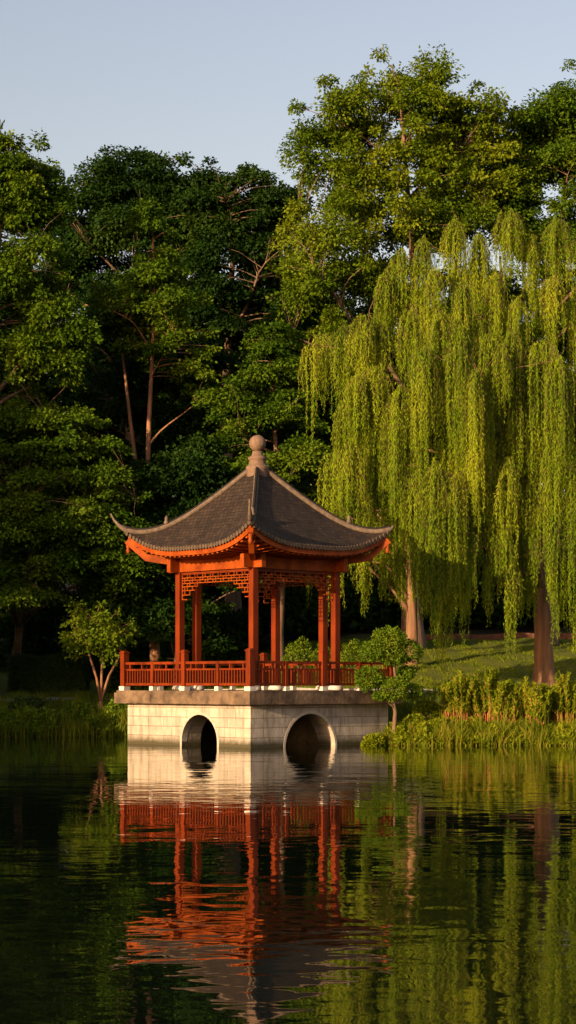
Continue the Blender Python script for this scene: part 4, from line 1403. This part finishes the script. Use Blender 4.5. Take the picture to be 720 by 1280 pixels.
def blades(name, label, kind_cat, n, seed, xr, dr, hr, wr, mat, lean=0.3, xs_=None):
    """grass or reed blades standing on the bank: two quads per blade, bent"""
    g = np.random.default_rng(seed)
    x = xr[0] + (xr[1] - xr[0]) * g.random(n)
    # tufts
    x = x + 0.12 * np.sin(x * 7.0 + 2 * np.sin(x * 2.1))
    y = np.interp(x, SX, SY) + dr[0] + (dr[1] - dr[0]) * g.random(n) ** 1.3
    if xs_ is not None:
        keep = xs_(x, y)
        x, y = x[keep], y[keep]
        n = len(x)
    z = ground_z(x, y) - 0.05
    z = np.maximum(z, -0.12)
    pat = 0.62 + 0.38 * np.sin(x * 1.9 + 1.0) * np.sin(x * 0.77 + y) + 0.15 * np.sin(x * 5.3)
    h = (hr[0] + (hr[1] - hr[0]) * g.random(n)) * np.clip(pat + 0.25, 0.45, 1.15)
    w = wr * (0.7 + 0.6 * g.random(n))
    a = g.random(n) * 6.28
    le = lean * g.random(n) * h
    b = np.stack([x, y, z], 1)
    dv = np.stack([np.cos(a), np.sin(a), 0 * a], 1)
    a2 = g.random(n) * 6.28
    sv = np.stack([np.cos(a2), np.sin(a2), 0 * a], 1) * (w / 2)[:, None]
    up = np.array([0, 0, 1.0])
    m = b + up * (h * 0.55)[:, None] + dv * (le * 0.3)[:, None]
    t = b + up * h[:, None] + dv * le[:, None]
    V = np.stack([b - sv, b + sv, m + sv * 0.8, m - sv * 0.8, t + sv * 0.12, t - sv * 0.12], 1).reshape(-1, 3)
    i = np.arange(n)[:, None] * 6
    Q = np.concatenate([i + np.array([[0, 1, 2, 3]]), i + np.array([[3, 2, 4, 5]])], 0)
    o = link(name, mesh_np(name, V, Q, np.repeat(g.random(n), 6)), M[mat])
    tag(o, label, kind_cat, kind='stuff')
    return o




def carpet(label, n, seed, xr, dr, hmax, leaf, mat, keep_):
    """low leafy ground cover along the bank"""
    g = np.random.default_rng(seed)
    x = xr[0] + (xr[1] - xr[0]) * g.random(n)
    y = np.interp(x, SX, SY) + dr[0] + (dr[1] - dr[0]) * g.random(n) ** 1.4
    k = keep_(x, y)
    x, y = x[k], y[k]
    m = len(x)
    lump = np.clip(0.55 + 0.45 * np.sin(x * 2.7 + 0.8 * np.sin(x * 6.1)) * np.cos(y * 2.3) + 0.25 * np.sin(x * 9.0 + y * 4), 0.08, 1.2)
    z = np.maximum(ground_z(x, y), 0.0) + hmax * lump * g.random(m) ** 0.5
    pos = np.stack([x, y, z], 1)
    d = g.normal(size=(m, 3)) * 0.8 + [0, -0.3, 0.5]
    nr = g.normal(size=(m, 3)) * 0.6 + [0, -0.3, 0.8]
    ln = leaf * (0.6 + 0.8 * g.random(m))
    o = link('ground_cover', leaves_mesh('ground_cover', pos, d, nr, ln, ln * 0.45, np.clip(g.random(m) * 0.6 + 0.4 * lump, 0, 1)), M[mat])
    return tag(o, label, 'ground cover', kind='stuff')


off_pav = lambda x, y: (np.abs(x - PC[0]) + np.abs(y - PC[1])) > 4.75
blades('reeds', 'sunlit reeds and grasses along the right shore', 'reeds', 8000, 601, (2.3, 13.5), (-0.10, 1.1), (0.18, 0.60), 0.034, 'reed', 0.8, off_pav)
blades('reeds', 'tall golden green reeds standing among the shore shrubs', 'reeds', 600, 606, (4.6, 14.5), (0.3, 2.6), (0.5, 1.35), 0.028, 'reed', 0.5, off_pav)
blades('reeds', 'taller dark reeds along the left shore', 'reeds', 7000, 602, (-13.5, -3.9), (-0.10, 1.6), (0.25, 0.72), 0.03, 'grass', 0.45, off_pav)
blades('bank_grass', 'rough grass on the bank behind the shore shrubs', 'grass', 16000, 603, (2.5, 14.5), (0.9, 9.0), (0.12, 0.34), 0.022, 'grass', 0.5, off_pav)
blades('lawn_grass', 'short mown grass of the sloping lawn', 'grass', 120000, 604, (-6, 16.5), (8.0, 28.0), (0.06, 0.15), 0.022, 'lawn', 0.6, off_pav)
blades('bank_grass', 'rough dim grass on the left bank', 'grass', 14000, 605, (-14, -3.5), (1.4, 9.0), (0.15, 0.45), 0.024, 'grass', 0.5, off_pav)

carpet('low leafy ground cover at the water along the right shore', 26000, 611, (2.2, 14), (-0.05, 1.6), 0.32, 0.11, 'leaf_shrub', off_pav)
carpet('low dim leafy ground cover at the water along the left shore', 22000, 612, (-14, -3.6), (0.0, 3.0), 0.6, 0.13, 'leaf_pad', off_pav)
# small plants at the foot of the platform corner and low shrubs on the shore
for i, (px, y, rx, rz, lab, m) in enumerate(((535, 60.5, .55, .62, 'low leafy bush between the cloud-pruned tree and the shore shrubs', 'leaf_shrub'),
                                             (519, 59.6, .34, .40, 'small low bush at the right foot of the cloud-pruned tree', 'leaf_shrub'),
                                             (467, 58.3, .30, .30, 'small low plant at the waterline against the stone base', 'leaf_shrub'),
                                             (551, 59.2, .40, .40, 'low waterside bush in front of the leading shore shrub', 'leaf_shrub'),
                                             (148, 69.4, .60, .85, 'round green bush against the left corner of the stone base', 'leaf_pad'),
                                             (98, 70.4, .55, .55, 'low dim bush left of the young tree on the bank', 'leaf_pad'),
                                             (35, 70.2, .75, .60, 'low dim bush near the left margin behind the reeds', 'leaf_hedge'))):
    f = foot(px, y)
    if px == 467:
        f = np.array([(px - 360) / F * 58.4, 58.4, 0.0])
    shrub(lab, f, (rx, rx, rz), 700 + i, 1500, 0.10, m)

# path along the bank and a low brick edging at the top of the lawn
def strip(name, label, y0f, w, x0, x1, dz, mat, kind=None, cat=None, h=0.0):
    mb = MB()
    k = 60
    for i in range(k):
        xa, xb = x0 + (x1 - x0) * i / k, x0 + (x1 - x0) * (i + 1) / k
        pts = []
        for x in (xa, xb):
            y = y0f(x)
            zt = max(gz(x, y), gz(x, y + w)) + dz
            pts.append((x, y, zt))
        (xa, ya, za), (xb, yb_, zb) = pts
        mb.poly([(xa, ya, za), (xb, yb_, zb), (xb, yb_ + w, zb), (xa, ya + w, za)], [(xa, 0), (xb, 0), (xb, w), (xa, w)])
        mb.poly([(xa, ya, za - h - .3), (xb, yb_, zb - h - .3), (xb, yb_, zb), (xa, ya, za)], [(xa, 0), (xb, 0), (xb, h + .3), (xa, h + .3)])
        mb.poly([(xb, yb_ + w, zb - h - .3), (xa, ya + w, za - h - .3), (xa, ya + w, za), (xb, yb_ + w, zb)], [(xb, 0), (xa, 0), (xa, .3), (xb, .3)])
    o = mb.build(name, mat)
    return tag(o, label, cat, kind=kind)


strip('path', 'grey paved path along the lake bank', lambda x: np.interp(x, SX, SY) + 6.6 + 0.02 * x, 1.5, -30, 30, 0.05, M['path'], 'structure', 'path')
strip('low_wall', 'low reddish brick edging wall at the top of the lawn', lambda x: 86.6 - 0.06 * (x - 8) ** 2 * 0.1, 0.3, 4.6, 20, 0.2, M['brick'], None, 'wall', 0.2)

# ------------------------------------------------------------------ light
w = bpy.data.worlds.new('World')
scene.world = w
w.use_nodes = True
nt = w.node_tree
nt.nodes.clear()
sky = nt.nodes.new('ShaderNodeTexSky')
sky.sky_type = 'NISHITA'
sky.sun_disc = False
sky.sun_elevation = SUN_EL
sky.sun_rotation = math.atan2(SUN_H[0], SUN_H[1])
sky.altitude = 100
sky.air_density = 1.25
sky.dust_density = 2.6
sky.ozone_density = 1.0
bg = nt.nodes.new('ShaderNodeBackground')
bg.inputs['Strength'].default_value = 0.105
out = nt.nodes.new('ShaderNodeOutputWorld')
tint = nt.nodes.new('ShaderNodeMixRGB')          # a hazy, slightly rosy evening air over the whole sky
tint.blend_type = 'MULTIPLY'
tint.inputs[0].default_value = 1.0
tint.inputs[2].default_value = (1.32, 1.06, 1.06, 1)
nt.links.new(sky.outputs[0], tint.inputs[1])
nt.links.new(tint.outputs[0], bg.inputs['Color'])
nt.links.new(bg.outputs[0], out.inputs['Surface'])

sl = bpy.data.lights.new('sun', 'SUN')
sl.energy = 5.0
sl.angle = R(0.5)
sl.color = (1.0, 0.67, 0.36)
so = bpy.data.objects.new('sun', sl)
COL.objects.link(so)
from mathutils import Vector
sd = Vector((SUN_H[0] * math.cos(SUN_EL), SUN_H[1] * math.cos(SUN_EL), math.sin(SUN_EL)))
so.rotation_euler = sd.to_track_quat('Z', 'Y').to_euler()
so.location = (-40, 10, 40)

# ------------------------------------------------------------------ camera
cd = bpy.data.cameras.new('camera')
cam = bpy.data.objects.new('camera', cd)
COL.objects.link(cam)
cam.location = (0, 0, CAM_Z)
cam.rotation_euler = (R(90), 0, 0)
cd.sensor_fit = 'VERTICAL'
cd.sensor_height = 36.0
cd.lens = 36.0 * F / 1280.0
cd.shift_y = (HZ - 640.0) / 1280.0
cd.clip_start = 0.1
cd.clip_end = 2000
scene.camera = cam

scene.view_settings.view_transform = 'Standard'
scene.view_settings.look = 'None'
scene.view_settings.gamma = 1.0
scene.view_settings.exposure = 1.0
scene.view_settings.use_curve_mapping = False
scene.render.engine = 'CYCLES'
cy = scene.cycles
cy.use_denoising = True
cy.max_bounces = 6
cy.diffuse_bounces = 3
cy.glossy_bounces = 3
cy.transmission_bounces = 3
cy.caustics_reflective = False
cy.caustics_refractive = False
